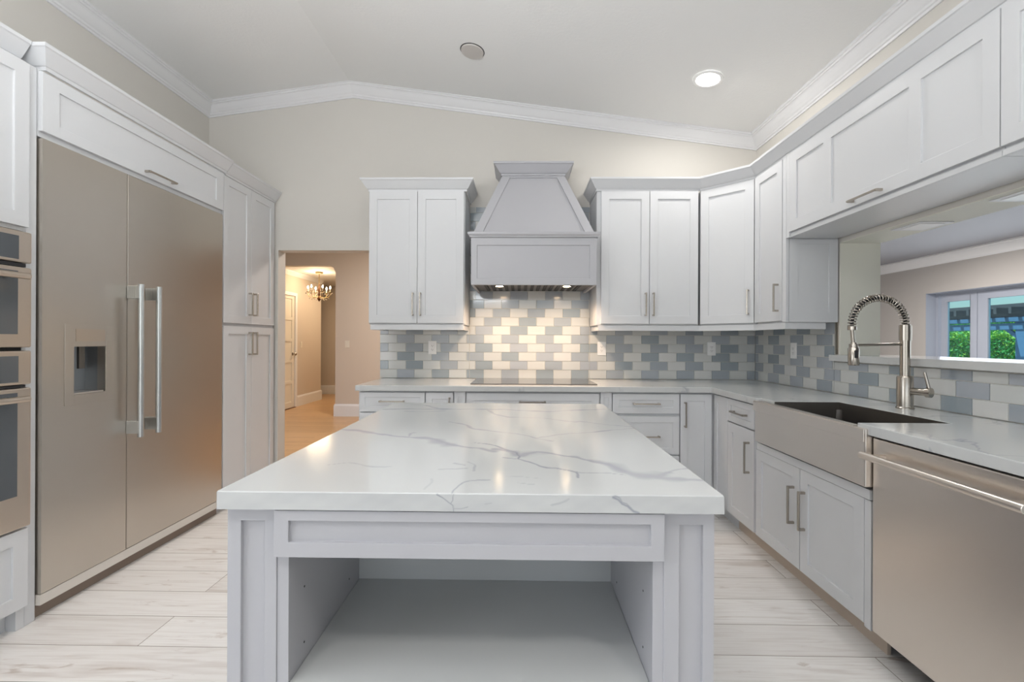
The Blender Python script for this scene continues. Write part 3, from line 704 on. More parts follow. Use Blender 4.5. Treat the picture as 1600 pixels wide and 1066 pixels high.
for k in range(2):
    dd = MB().panelled((.4-.505*k-.003, 2.305, .12), Xm, Yp, .499, .74, rail=.06).build('door', GREY, isl, bevel=.0012)
    pull(dd, (.4-.505*k-.003-(.44 if k == 0 else .06), 2.305, .70), Zp, Yp)
for x, s in ((-.4998, 1), (.2888, -1)):
    for y in (1.05, 1.33):
        for z in (.53, .66): MB().lathe((x, y, z), [(.0025, 0), (.0025, s*.0006)], seg=8, axis='x').build('shelf_pin_hole', DARK, isl)

# ================================================================== RANGE HOOD
hood = thing('range_hood', (.105, 3.86, 1.64), 'grey painted range hood with tapered chimney above the cooktop', 'range hood')
HB = 3.864
MB().panelled((-.355, 3.30, 1.645), Xp, Ym, .917, .345, t=.02, rec=.008, panels=[(.044, .866, .047, .290)]).build('front_panel', GREY, hood, bevel=.0015)
mb = MB().box(-.355, -.335, 3.3205, HB, 1.645, 1.99).box(.542, .562, 3.3205, HB, 1.645, 1.99).box(-.334, .541, 3.3205, HB, 1.70, 1.72)
mb.build('canopy_side', GREY, hood, bevel=.001)
LP = [(0, 0), (.008, 0), (.012, .010), (.022, .020), (.024, .036), (-.02, .036), (-.02, .0)]
MB().sweep(LP, [(-.355, HB, 1.991), (-.355, 3.30, 1.991), (.562, 3.30, 1.991), (.562, HB, 1.991)], side=1).build('ledge_moulding', GREY, hood)
MB().box(-.354, .561, 3.301, HB, 1.991, 2.026).build('ledge_top', GREY, hood)
b0 = [(-.345, 3.33, 2.027), (.552, 3.33, 2.027), (.552, HB, 2.027), (-.345, HB, 2.027)]
t0 = [(-.137, 3.59, 2.552), (.350, 3.59, 2.552), (.350, HB, 2.552), (-.137, HB, 2.552)]
# chimney front with a recessed field, sides and back
mb = MB(); B = [Vector(p) for p in b0]; T = [Vector(p) for p in t0]
nrm = (B[1]-B[0]).cross(T[0]-B[0]).normalized()
def fp(s, t_): return (B[0].lerp(B[1], s)).lerp(T[0].lerp(T[1], s), t_)
si = lambda z: .052
I = [fp(.075, .012), fp(.925, .012), fp(.87, .955), fp(.13, .955)]
I = [Vector(p) for p in I]
J = [p-nrm*.010 for p in I]
O_ = [B[0], B[1], T[1], T[0]]
mb.add(O_+I+J, [(0, 1, 5, 4), (1, 2, 6, 5), (2, 3, 7, 6), (3, 0, 4, 7), (4, 5, 9, 8), (5, 6, 10, 9), (6, 7, 11, 10), (7, 4, 8, 11), (8, 9, 10, 11)])
mb.add(B+T, [(0, 4, 7, 3), (1, 2, 6, 5), (4, 5, 6, 7), (0, 3, 2, 1), (2, 3, 7, 6)])
mb.build('chimney', GREY, hood)
HC = [(0, -.006), (.010, -.006), (.010, .006), (.016, .008), (.024, .016), (.060, .066), (.068, .070), (.070, .084), (0, .084)]
MB().sweep(HC, [(-.137, HB, 2.552), (-.137, 3.59, 2.552), (.350, 3.59, 2.552), (.350, HB, 2.552)], side=1).build('crown', GREY, hood)
MB().box(-.136, .349, 3.591, HB, 2.553, 2.632).build('crown_core', GREY, hood)
mb = MB().box(-.333, .540, 3.322, 3.85, 1.662, 1.672)
mb.build('filter_panel', STEELB, hood)
mb = MB()
for k in range(15): mb.box(-.27+k*.051, -.245+k*.051, 3.40, 3.80, 1.655, 1.6618)
mb.build('baffle', DARK, hood)
for x in (-.152, .358):
    MB().lathe((x, 3.43, 1.650), [(.036, 0), (.036, .011)], seg=24).build('lamp_ring', NICKEL, hood, smooth=True)
    MB().lathe((x, 3.43, 1.6475), [(.027, 0), (.027, .0022)], seg=24).build('lamp', HOODGLOW, hood)
    lamp('hood_lamp_light', 'SPOT', (x, 3.43, 1.64), 28, (1, .72, .50), aim=(x, 3.66, .9), spot_size=2.4, spot_blend=.9, shadow_soft_size=.03)

# ================================================================== COOKTOP
ck = thing('cooktop', (.1, 3.55, ZT), 'black glass induction cooktop set into the back worktop under the hood', 'cooktop')
MB().box(-.36, .575, 3.33, 3.84, ZT+.0005, ZT+.006).build('glass_top', COOK, ck, bevel=.002)

# ================================================================== WALL CABINETS
CP = [(0, -.012), (.008, -.012), (.008, .004), (.014, .006), (.020, .014), (.052, .062), (.058, .066), (.060, .080), (0, .080)]
RP = [(0, 0), (-.012, .0), (-.012, .043), (0, .043)]
UZ0, UZ1, UF = 1.362, 2.412, 3.515
# left of the hood
cb = thing('wall_cabinet', (-.8, 3.86, UZ0), 'white two-door wall cabinet left of the hood beside the hall passage', 'cabinet')
MB().box(-1.178, -.428, 3.536, 3.864, UZ0, UZ1).build('carcass', WHITE, cb, bevel=.001)
for k, x0 in enumerate((-1.176, -.796)):
    w_ = .377 if k == 0 else .362
    d = MB().panelled((x0, UF, 1.372), Xp, Ym, w_, 1.028, rail=.062).build('door', WHITE, cb, bevel=.0012)
    pull(d, ((-.829 if k == 0 else -.771), UF, 1.518), Zp, Ym)
MB().panelled((-.427, 3.864-.325, UZ0), Yp, Xp, .318, UZ1-UZ0-.002, t=.006, rail=.05, rec=.005).build('end_panel', WHITE, cb)
MB().sweep([(0, 0), (-.014, 0), (-.014, .042), (0, .042)], [(-1.168, 3.864, 1.3195), (-1.168, 3.528, 1.3195), (-.436, 3.528, 1.3195), (-.436, 3.864, 1.3195)], side=1).build('light_rail', WHITE, cb, bevel=.001)
MB().sweep(CP, [(-1.178, 3.864, UZ1), (-1.178, 3.53, UZ1), (-.420, 3.53, UZ1), (-.420, 3.864, UZ1)], side=1).build('crown', WHITE, cb)
# right of the hood
cb = thing('wall_cabinet', (1.0, 3.86, UZ0), 'white two-door wall cabinet directly right of the range hood', 'cabinet')
MB().box(.600, 1.386, 3.536, 3.864, UZ0, UZ1).build('carcass', WHITE, cb, bevel=.001)
for k, x0 in enumerate((.632, 1.007)):
    d = MB().panelled((x0, UF, 1.372), Xp, Ym, .371, 1.028, rail=.062).build('door', WHITE, cb, bevel=.0012)
    pull(d, ((.973 if k == 0 else 1.032), UF, 1.522), Zp, Ym)
MB().panelled((.599, 3.864, UZ0), Ym, Xm, .318, UZ1-UZ0-.002, t=.006, rail=.05, rec=.005).build('end_panel', WHITE, cb)
# diagonal corner
A2, B2 = Vector((1.392, 3.519, 0)), Vector((1.674, 3.252, 0))
cb = thing('corner_wall_cabinet', (1.8, 3.7, UZ0), 'white diagonal corner wall cabinet with a single wide door', 'cabinet')
u = (B2-A2).normalized(); n = Vector((u.y, -u.x, 0))
a_ = A2-n*.021; b_ = B2-n*.021
MB().prism([(a_.x+.004, a_.y), (b_.x, b_.y+.004), (1.996, b_.y+.004), (1.996, 3.864), (a_.x+.004, 3.864)], UZ0, UZ1).build('carcass', WHITE, cb, bevel=.001)
L_ = (B2-A2).length
d = MB().panelled((A2.x+u.x*.004, A2.y+u.y*.004, 1.372), u, n, L_-.008, 1.028, rail=.062).build('door', WHITE, cb, bevel=.0012)
c_ = A2+u*(L_-.04); pull(d, (c_.x, c_.y, 1.522), Zp, n)
# narrow right wall cabinet
cb = thing('wall_cabinet', (1.9, 3.05, UZ0), 'narrow white wall cabinet on the right wall between corner cabinet and bridge cabinet', 'cabinet')
MB().box(1.691, 1.998, 2.874, 3.238, UZ0, UZ1).build('carcass', WHITE, cb, bevel=.001)
d = MB().panelled((1.67, 3.244, 1.372), Ym, Xm, .333, 1.028, rail=.06).build('door', WHITE, cb, bevel=.0012)
pull(d, (1.67, 2.948, 1.522), Zp, Xm)
MB().box(1.672, 1.691, 2.868, 2.905, UZ0, UZ1).build('stile', WHITE, cb, bevel=.001)
MB().panelled((1.693, 2.868, UZ0), Xp, Ym, .303, .520, t=.006, panels=[(.055, .248, .055, .49)], rec=.005).build('end_panel', WHITE, cb)
# bridge cabinet over the opening
cb = thing('bridge_cabinet', (1.9, 2.2, 1.885), 'long white cabinet over the pass-through with one three-panel lift-up door', 'cabinet')
MB().box(1.691, 1.998, 1.605, 2.866, 1.887, UZ1).build('carcass', WHITE, cb, bevel=.001)
MB().box(1.672, 1.691, 2.836, 2.866, 1.887, UZ1).build('stile', WHITE, cb, bevel=.001)
d = MB().panelled((1.67, 2.833, 1.919), Ym, Xm, 1.228, .486, panels=[(.068, .311, .066, .418), (.375, .859, .066, .418), (.919, 1.169, .066, .418)]).build('lift_up_door', WHITE, cb, bevel=.0012)
pull(d, (1.67, 2.203, 1.941), Yp, Xm, L=.19)
MB().box(1.68, 1.691, 1.605, 2.834, 1.887, 1.909).build('bottom_rail', WHITE, cb, bevel=.001)
cb = thing('wall_cabinet', (1.9, 1.2, 1.885), 'white cabinet at the right edge of the photo beyond the three-panel door', 'cabinet')
MB().box(1.691, 1.998, .62, 1.603, 1.887, UZ1).build('carcass', WHITE, cb, bevel=.001)
MB().panelled((1.67, 1.600, 1.919), Ym, Xm, .488, .486).build('door', WHITE, cb, bevel=.0012)
MB().panelled((1.67, 1.109, 1.919), Ym, Xm, .488, .486).build('door', WHITE, cb, bevel=.0012)
MB().box(1.68, 1.691, .62, 1.603, 1.887, 1.909).build('bottom_rail', WHITE, cb, bevel=.001)
path = [(.600, 3.864), (.600, 3.53), (1.397, 3.53), (1.686, 3.256), (1.686, .62), (1.998, .62)]
o = MB().sweep(CP, [(x, y, UZ1+.002) for x, y in path], side=1).build('cabinet_crown', WHITE)
tag(o, 'continuous white crown moulding on top of the right-hand wall cabinets', 'moulding')
path = [(.612, 3.864), (.612, 3.528), (1.395, 3.528), (1.676, 3.262), (1.676, 2.880), (1.930, 2.880)]
o = MB().sweep([(0, 0), (-.014, 0), (-.014, .042), (0, .042)], [(x, y, 1.3185) for x, y in path], side=1).build('light_rail', WHITE, bevel=.001)
tag(o, 'continuous white light rail under the right-hand wall cabinets', 'moulding')

# ================================================================== BASE CABINETS
BZ1, BF = .862, 3.240
def base(name, label, x0, x1, loc):
    c = thing(name, loc, label, 'cabinet')
    MB().box(x0, x1, 3.261, 3.862, .10, .8745).build('carcass', WHITE, c, bevel=.001)
    MB().box(x0, x1, 3.315, 3.33, .0, .10).build('toe_kick', WHITE, c)
    return c
cb = base('base_cabinet', 'white base cabinet at the far left end of the back run with a top drawer', -1.158, -.673, (-.9, 3.6, 0))
d = MB().panelled((-1.145, BF, .723), Xp, Ym, .468, .139, rail=.035, rec=.006).build('drawer', WHITE, cb, bevel=.0012); pull(d, (-.911, BF, .800), Xp, Ym)
d = MB().panelled((-1.145, BF, .112), Xp, Ym, .468, .603).build('door', WHITE, cb, bevel=.0012); pull(d, (-.72, BF, .62), Zp, Ym)
MB().panelled((-1.159, 3.862, .0), Ym, Xm, .60, .874, t=.006, rail=.06, rec=.005).build('end_panel', WHITE, cb)
cb = base('pull_out_cabinet', 'narrow white pull-out cabinet with a short upright handle left of the cooktop', -.671, -.469, (-.57, 3.6, 0))
d = MB().panelled((-.669, BF, .112), Xp, Ym, .196, .75, rail=.046, rec=.006).build('door', WHITE, cb, bevel=.0012); pull(d, (-.497, BF, .77), Zp, Ym, L=.12)
cb = base('cooktop_base_cabinet', 'wide white drawer cabinet directly below the cooktop with grooved pilasters', -.467, .662, (.1, 3.6, 0))
for x in (-.465, .583):
    MB().panelled((x, BF+.001, .0), Xp, Ym, .080, .873, t=.0185, panels=[(.024, .058, .06, .835)], rec=.006).build('pilaster', WHITE, cb, bevel=.001)
d = MB().panelled((-.374, BF, .662), Xp, Ym, .946, .200, rail=.055, rec=.006).build('drawer', WHITE, cb, bevel=.0012); pull(d, (.096, BF, .801), Xp, Ym, L=.19)
for z in (.112, .388):
    d = MB().panelled((-.374, BF, z), Xp, Ym, .946, .268, rail=.055, rec=.006).build('drawer', WHITE, cb, bevel=.0012); pull(d, (.096, BF, z+.2), Xp, Ym, L=.19)
cb = base('drawer_cabinet', 'white cabinet with a stack of three drawers right of the cooktop', .664, 1.147, (.9, 3.6, 0))
for z, h in ((.722, .140), (.432, .271), (.112, .308)):
    d = MB().panelled((.668, BF, z), Xp, Ym, .474, h, rail=.045, rec=.006).build('drawer', WHITE, cb, bevel=.0012)
    pull(d, (.905, BF, z+(.072 if h < .2 else (.128 if z > .4 else .16))), Xp, Ym, L=.19)
cb = thing('corner_base_cabinet', (1.7, 3.5, 0), 'white corner base cabinet with a tall single door at the inner corner', 'cabinet')
MB().prism([(1.149, 3.261), (1.405, 3.261), (1.405, 3.02), (1.99, 3.02), (1.99, 3.862), (1.149, 3.862)], .10, .8745).build('carcass', WHITE, cb, bevel=.001)
MB().prism([(1.149, 3.315), (1.46, 3.315), (1.46, 3.02), (1.475, 3.02), (1.475, 3.33), (1.149, 3.33)], 0, .10).build('toe_kick', WHITE, cb)
d = MB().panelled((1.150, BF, .112), Xp, Ym, .222, .75, rail=.05, rec=.006).build('door', WHITE, cb, bevel=.0012); pull(d, (1.180, BF, .717), Zp, Ym)
MB().panelled((1.385, 3.236, .112), Ym, Xm, .208, .75, rail=.05, rec=.006).build('fixed_panel', WHITE, cb, bevel=.0012)
# right run
RF = 1.385
def rbase(name, label, y0, y1, loc):
    c = thing(name, loc, label, 'cabinet')
    MB().box(RF+.021, 1.99, y0, y1, .10, .8745).build('carcass', WHITE, c, bevel=.001)
    MB().box(1.460, 1.475, y0, y1, .0, .10).build('toe_kick', WOODTOE, c)['label'] = 'beige toe kick'
    return c
cb = rbase('base_cabinet', 'white base cabinet with one drawer over one door between the corner and the sink', 2.672, 3.018, (1.7, 2.85, 0))
d = MB().panelled((RF, 3.024, .716), Ym, Xm, .336, .146, rail=.04, rec=.006).build('drawer', WHITE, cb, bevel=.0012); pull(d, (RF, 2.85, .788), Yp, Xm, L=.17)
d = MB().panelled((RF, 3.024, .112), Ym, Xm, .336, .595).build('door', WHITE, cb, bevel=.0012); pull(d, (RF, 2.742, .54), Zp, Xm, L=.19)
cb = thing('sink_base_cabinet', (1.7, 2.2, 0), 'white two-door cabinet beneath the stainless apron sink', 'cabinet')
MB().box(RF+.021, 1.99, 1.802, 2.670, .10, .64).build('carcass', WHITE, cb, bevel=.001)
MB().box(RF+.021, 1.99, 2.640, 2.670, .6405, .8745).build('sink_cheek', WHITE, cb)
MB().box(RF-.005, RF+.0205, 1.802, 2.645, .615, .655).build('apron_rail', WHITE, cb, bevel=.001)
MB().box(1.460, 1.475, 1.812, 2.670, .0, .10).build('toe_kick', WOODTOE, cb)['label'] = 'beige toe kick'
d = MB().panelled((RF, 2.664, .112), Ym, Xm, .410, .500).build('door', WHITE, cb, bevel=.0012); pull(d, (RF, 2.300, .417), Zp, Xm, L=.19)
d = MB().panelled((RF, 2.249, .112), Ym, Xm, .412, .500).build('door', WHITE, cb, bevel=.0012); pull(d, (RF, 2.213, .417), Zp, Xm, L=.19)
MB().box(RF+.002, RF+.0205, 1.802, 1.835, .10, .61).build('stile', WHITE, cb)
cb = thing('base_cabinet', (1.7, .9, 0), 'white base cabinet at the near end of the sink run beyond the dishwasher', 'cabinet')
MB().box(RF+.021, 1.99, .57, 1.155, .10, .8745).build('carcass', WHITE, cb, bevel=.001)
MB().box(1.460, 1.475, .57, 1.155, .0, .10).build('toe_kick', WHITE, cb)
d = MB().panelled((RF, 1.15, .112), Ym, Xm, .575, .75).build('door', WHITE, cb, bevel=.0012); pull(d, (RF, 1.11, .70), Zp, Xm)

# ================================================================== SINK AND FAUCET
sk = thing('apron_sink', (1.55, 2.2, .65), 'stainless steel farmhouse sink with a wide apron front set in the worktop', 'sink')
def rrect(x0, x1, y0, y1, r, z, n=6):
    P = []
    for cx, cy, a0 in ((x1-r, y1-r, 0), (x0+r, y1-r, 90), (x0+r, y0+r, 180), (x1-r, y0+r, 270)):
        for k in range(n+1):
            a = math.radians(a0+90*k/n); P.append((cx+r*math.cos(a), cy+r*math.sin(a), z))
    return P
def loops(mb, Ls, cap_last=True):
    k = len(Ls[0]); vs = [p for l in Ls for p in l]; fs = []
    for i in range(len(Ls)-1):
        for j in range(k): fs.append((i*k+j, i*k+(j+1) % k, (i+1)*k+(j+1) % k, (i+1)*k+j))
    if cap_last: fs.append(tuple(range((len(Ls)-1)*k, len(Ls)*k)))
    return mb.add(vs, fs)
mb = MB()
ox0, ox1, oy0, oy1 = 1.378, 1.775, 1.800, 2.600
loops(mb, [rrect(ox0, ox1, oy0, oy1, .01, .665), rrect(ox0, ox1, oy0, oy1, .01, .8735), rrect(1.388, 1.730, 1.835, 2.475, .045, .8735),
           rrect(1.392, 1.726, 1.839, 2.471, .045, .70), rrect(1.41, 1.70, 1.865, 2.445, .04, .672)])
mb.build('basin', STEELB, sk, smooth=True)
mb = MB().box(1.346, 1.3775, 1.780, 2.606, .672, .899)
mb.build('apron', STEELS, sk, bevel=.004)
MB().box(1.3365, 1.3455, 1.778, 2.608, .848, .900).build('apron_lip', STEELS, sk, bevel=.003)
MB().box(1.3455, 1.381, 1.843, 2.606, .8993, .902).build('front_rim', STEELS, sk, bevel=.001)
MB().box(1.382, 1.729, 2.4665, 2.4695, .80, .9125).box(1.7265, 1.7295, 1.8385, 2.4665, .80, .9125).box(1.39, 1.7265, 1.8385, 1.8415, .80, .9125).build('basin_edge', STEELB, sk)
MB().lathe((1.56, 2.15, .6725), [(.045, 0), (.045, .002), (.03, .003)], seg=24).build('drain', STEELS, sk, smooth=True)

fc = thing('kitchen_faucet', (1.87, 2.235, ZT), 'tall brushed nickel faucet with exposed coil spring and pull-down spray head', 'faucet')
fx, fy = 1.880, 2.235
MB().lathe((fx, fy, ZT+.0005), [(.036, 0), (.036, .006), (.033, .009), (.033, .150), (.030, .158), (.021, .160), (.021, .365), (.023, .367), (.023, .372)], seg=28).build('body', NICKEL, fc, smooth=True)
mb = MB(); prof = []
for k in range(12): prof += [(.0260, k*.0062), (.0260, k*.0062+.0036), (.0212, k*.0062+.0038), (.0212, k*.0062+.0060)]
mb.lathe((fx, fy, 1.232+.015), prof, seg=24); mb.build('ribbed_collar', NICKEL, fc, smooth=False)
# hose arch
arch = [(fx, fy, 1.30+.01*k) for k in range(3)]
R_ = .128; cxx = fx-R_
for k in range(0, 41):
    a = math.pi*k/40; arch.append((cxx+R_*math.cos(a), fy, 1.325+R_*math.sin(a)))
arch.append((cxx-R_, fy, 1.315))
MB().tube(arch, .0075, seg=10).build('hose', DARK, fc, smooth=True)
# coil
pts = []; turns = 30; per = 14
A_ = [Vector(p) for p in arch[2:]]
def along(s):
    i = s*(len(A_)-1); j = min(int(i), len(A_)-2); f = i-j
    return A_[j].lerp(A_[j+1], f), (A_[j+1]-A_[j]).normalized()
for k in range(turns*per+1):
    p, tg = along(k/(turns*per)); s_ = Vector((0, 1, 0)); q = tg.cross(s_)
    a = 2*math.pi*k/per; pts.append(p+(s_*math.cos(a)+q*math.sin(a))*.0165)
MB().tube(pts, .0030, seg=6).build('coil_spring', NICKEL, fc, smooth=True)
hx = cxx-R_
MB().lathe((hx, fy, 1.296), [(.019, 0), (.019, .018)], seg=20).build('spring_collar', NICKEL, fc, bevel=.001)
MB().tube([(hx, fy, 1.30), (hx+.003, fy, 1.27), (hx+.006, fy, 1.235)], .0085, seg=12).build('lower_hose', NICKEL, fc, smooth=True)
sp = MB().lathe((hx+.008, fy, 1.124), [(.022, 0), (.0235, .004), (.0235, .082), (.016, .092), (.012, .112)], seg=24).build('spray_head', NICKEL, fc, smooth=True)
MB().box(hx-.004, hx+.012, fy-.0265, fy-.022, 1.16, 1.198).build('spray_button', DARK, sp, bevel=.003)
MB().tube([(fx-.02, fy, 1.228), (hx+.02, fy, 1.222)], .0065, seg=12).build('support_arm', NICKEL, fc, smooth=True)
MB().lathe((hx+.008, fy, 1.212), [(.019, 0), (.019, .016)], seg=20).build('holder_ring', NICKEL, fc, bevel=.001)
vd = Vector((.42, -1, 0)).normalized(); v0 = Vector((fx, fy, 1.002))
MB().tube([v0+vd*.01, v0+vd*.085], .017, seg=20).tube([v0+vd*.0855, v0+vd*.105], .023, seg=20).build('valve', NICKEL, fc, smooth=True)
h0 = v0+vd*.097; MB().tube([h0+Vector((0, 0, .012)), h0+Vector((-.012, .012, .095))], [.0075, .006], seg=12).build('lever', NICKEL, fc, smooth=True)

# ================================================================== DISHWASHER
dw = thing('dishwasher', (1.6, 1.48, 0), 'stainless steel dishwasher with a long bar handle under the right-hand worktop', 'dishwasher')
MB().box(1.405, 1.95, 1.165, 1.793, .115, .8735).build('tub', DARK, dw)
MB().box(1.372, 1.404, 1.168, 1.776, .118, .866).build('door', STEELH, dw, bevel=.004)
hd = MB().tube([(1.312, 1.190, .805), (1.312, 1.757, .805)], .0135, seg=20).build('handle', STEELH, dw, smooth=True, bevel=.0015)
MB().box(1.312, 1.3718, 1.218, 1.238, .797, .813).build('handle_mount', STEELH, dw).__setitem__('label', 'mount')
MB().box(1.312, 1.3718, 1.709, 1.729, .797, .813).build('handle_mount', STEELH, dw)
MB().box(1.52, 1.54, 1.168, 1.79, .01, .114).build('kick_plate', DARK, dw)
for y in (1.21, 1.73): MB().lathe((1.56, y, 0), [(.02, 0), (.02, .01), (.008, .012), (.008, .114)], seg=12).build('foot', DARK, dw)
MB().box(1.388, 1.404, 1.7775, 1.7945, .66, .866).build('side_trim', WOODTOE, dw)

# ================================================================== FRIDGE, OVENS, TALL CABINETS
FXP = -2.10
fr = thing('refrigerator', (-2.4, 2.54, 0), 'built-in stainless side-by-side refrigerator with water dispenser and twin bar handles', 'refrigerator')
MB().box(-2.685, -2.212, 1.956, 3.170, .10, 2.126).build('cabinet', DARK, fr)
mb = MB()
y0, y1, z0, z1 = 1.958, 2.3865, .112, 2.120
hy0, hy1, hz0, hz1 = 2.100, 2.262, .972, 1.200
xo, xi = FXP, FXP-.04
def frame_face(mb, x, flip=False):
    ys = [y0, hy0, hy1, y1]; zs = [z0, hz0, hz1, z1]
    for i in range(3):
        for j in range(3):
            if i == 1 and j == 1: continue
            mb.add([(x, ys[i], zs[j]), (x, ys[i+1], zs[j]), (x, ys[i+1], zs[j+1]), (x, ys[i], zs[j+1])], [(0, 1, 2, 3)])
frame_face(mb, xo); frame_face(mb, xi)
for yy, z_ in (((y0, y0), (z0, z1)), ((y1, y1), (z0, z1))): mb.add([(xo, yy[0], z_[0]), (xi, yy[0], z_[0]), (xi, yy[0], z_[1]), (xo, yy[0], z_[1])], [(0, 1, 2, 3)])
ysx = [y0, hy0, hy1, y1]; zsx = [z0, hz0, hz1, z1]
for i in range(3):
    for z_ in (z0, z1): mb.add([(xo, ysx[i], z_), (xo, ysx[i+1], z_), (xi, ysx[i+1], z_), (xi, ysx[i], z_)], [(0, 1, 2, 3)])
for yy in (hy0, hy1): mb.add([(xo, yy, hz0), (xi, yy, hz0), (xi, yy, hz1), (xo, yy, hz1)], [(0, 1, 2, 3)])
for z_ in (hz0, hz1): mb.add([(xo, hy0, z_), (xo, hy1, z_), (xi, hy1, z_), (xi, hy0, z_)], [(0, 1, 2, 3)])
fd = mb.build('freezer_door', STEEL, fr)
dp = MB()
for a in ((2.055, 2.098, .925, 1.305), (2.264, 2.305, .925, 1.305), (2.098, 2.264, .925, .970), (2.098, 2.264, 1.202, 1.305)):
    dp.box(FXP+.0003, FXP+.004, *a)
dp = dp.build('water_dispenser', STEEL, fd, bevel=.0008)
MB().box(FXP+.0045, FXP+.006, 2.105, 2.255, 1.225, 1.285).build('control_panel', OVENS, fd)
r = MB(); xr = FXP-.039
r.add([(xo, hy0, hz0), (xo, hy1, hz0), (xo, hy1, hz1), (xo, hy0, hz1)], [])
r.v = []
x0_, x1_ = -2.205, -2.1395
r.add([(x1_, hy0, hz0), (x1_, hy1, hz0), (x1_, hy1, hz1), (x1_, hy0, hz1), (x0_, hy0, hz0), (x0_, hy1, hz0), (x0_, hy1, hz1), (x0_, hy0, hz1)],
      [(4, 5, 6, 7), (0, 1, 5, 4), (1, 2, 6, 5), (2, 3, 7, 6), (3, 0, 4, 7)])
r.build('dispenser_recess', RECESS, fd)
MB().box(-2.200, -2.104, 2.104, 2.258, .973, .980).build('drip_tray', STEELS, fd)
MB().box(-2.180, -2.168, 2.195, 2.225, 1.09, 1.199).build('paddle', STEELB, fd)
MB().box(-2.14, FXP, 2.3915, 3.168, z0, z1).build('fridge_door', STEEL, fr, bevel=.003)
fdo = [o for o in fr.children if o.name.startswith('fridge_door')][0]
for y, my, par in ((2.400, 2.362, fd), (2.520, 2.560, fdo)):
    h_ = MB().tube([(-2.032, y, .712), (-2.032, y, 1.532)], .0145, seg=20).build('handle', HANDLE, par, smooth=True, bevel=.0015)
    for z in (.765, 1.488):
        MB().box(-2.099, -2.028, y-.016, y+.016, z-.034, z+.034).build('handle_mount', HANDLE, par, bevel=.002)
MB().box(-2.135, -2.103, 1.957, 3.170, .062, .108).build('toe_grille', BEIGE, fr)['label'] = 'light beige toe strip'
MB().box(-2.160, -2.140, 1.957, 3.170, .0, .0615).build('toe_kick', TOE_SHADE, fr)['label'] = 'recessed toe kick painted shadow brown'

cb = thing('over_fridge_cabinet', (-2.4, 2.56, 2.13), 'white lift-door cabinet above the stainless refrigerator', 'cabinet')
MB().box(-2.69, -2.121, 1.956, 3.176, 2.129, 2.424).build('carcass', WHITE, cb, bevel=.001)
d = MB().panelled((FXP-.0, 1.956, 2.152), Yp, Xp, 1.222, .262, panels=[(.075, 1.147, .05, .205)]).build('door', WHITE, cb, bevel=.0012)
pull(d, (FXP, 2.600, 2.178), Yp, Xp, L=.205)
MB().sweep(CP, [(-2.20, 1.975, 2.436), (-2.105, 1.975, 2.436), (-2.105, 3.203, 2.436)], side=1).build('crown', WHITE, cb)
o = MB().box(-2.69, -2.121, 1.9085, 1.9525, 0, 2.424).build('fridge_side_panel', WHITE, bevel=.002)
tag(o, 'tall white upright panel between the wall ovens and the refrigerator', 'panel')

pn = thing('pantry_cabinet', (-2.4, 3.52, 0), 'tall white four-door pantry cabinet between the refrigerator and the hall passage', 'cabinet')
MB().box(-2.69, -2.125, 3.180, 3.868, .10, 2.424).build('carcass', WHITE, pn, bevel=.001)
MB().box(-2.69, -2.165, 3.180, 3.868, 0, .10).build('toe_kick', WHITE, pn)
for z, h in ((.112, 1.224), (1.358, 1.052)):
    for k, y in enumerate((3.186, 3.520)):
        d = MB().panelled((FXP-.004, y, z), Yp, Xp, .331, h).build('door', WHITE, pn, bevel=.0012)
        yy = 3.487 if k == 0 else 3.551
        pull(d, (FXP-.004, yy, 1.207 if z < 1 else 1.512), Zp, Xp)
MB().sweep(CP, [(-2.112, 3.206, 2.426), (-2.112, 3.868, 2.426)], side=1).build('crown', WHITE, pn)
MB().box(-2.69, -2.113, 3.21, 3.868, 2.424, 2.50).build('crown_core', WHITE, pn)

OV = -2.120
ot = thing('oven_cabinet', (-2.4, 1.5, 0), 'tall white cabinet housing the double wall ovens at the left edge of the photo', 'cabinet')
MB().box(-2.69, OV, 1.130, 1.907, 1.695, 2.424).box(-2.69, OV, 1.130, 1.907, .10, .437).box(-2.69, OV, 1.130, 1.150, .437, 1.695).box(-2.69, OV, 1.893, 1.907, .437, 1.695).build('carcass', WHITE, ot, bevel=.001)
MB().box(-2.69, -2.165, 1.130, 1.890, 0, .10).build('toe_kick', WHITE, ot)
MB().box(-2.164, OV, 1.875, 1.907, 0, .0995).build('stile_foot', WHITE, ot)
MB().panelled((FXP, 1.140, 1.712), Yp, Xp, .376, .700).build('door', WHITE, ot, bevel=.0012)
MB().panelled((FXP, 1.519, 1.712), Yp, Xp, .386, .700).build('door', WHITE, ot, bevel=.0012)
d = MB().panelled((FXP, 1.140, .095), Yp, Xp, .765, .333).build('drawer', WHITE, ot, bevel=.0012); pull(d, (FXP, 1.5, .36), Yp, Xp)
MB().sweep(CP, [(-2.160, 1.13, 2.436), (-2.160, 1.912, 2.436)], side=1).build('crown', WHITE, ot)
MB().box(-2.69, -2.161, 1.13, 1.912, 2.4245, 2.50).build('crown_core', WHITE, ot)
ov = thing('double_wall_oven', (-2.4, 1.5, .44), 'stainless double wall oven with two glass doors at the left edge', 'oven')
MB().box(-2.60, -2.119, 1.153, 1.890, .440, 1.692).build('housing', DARK, ov)
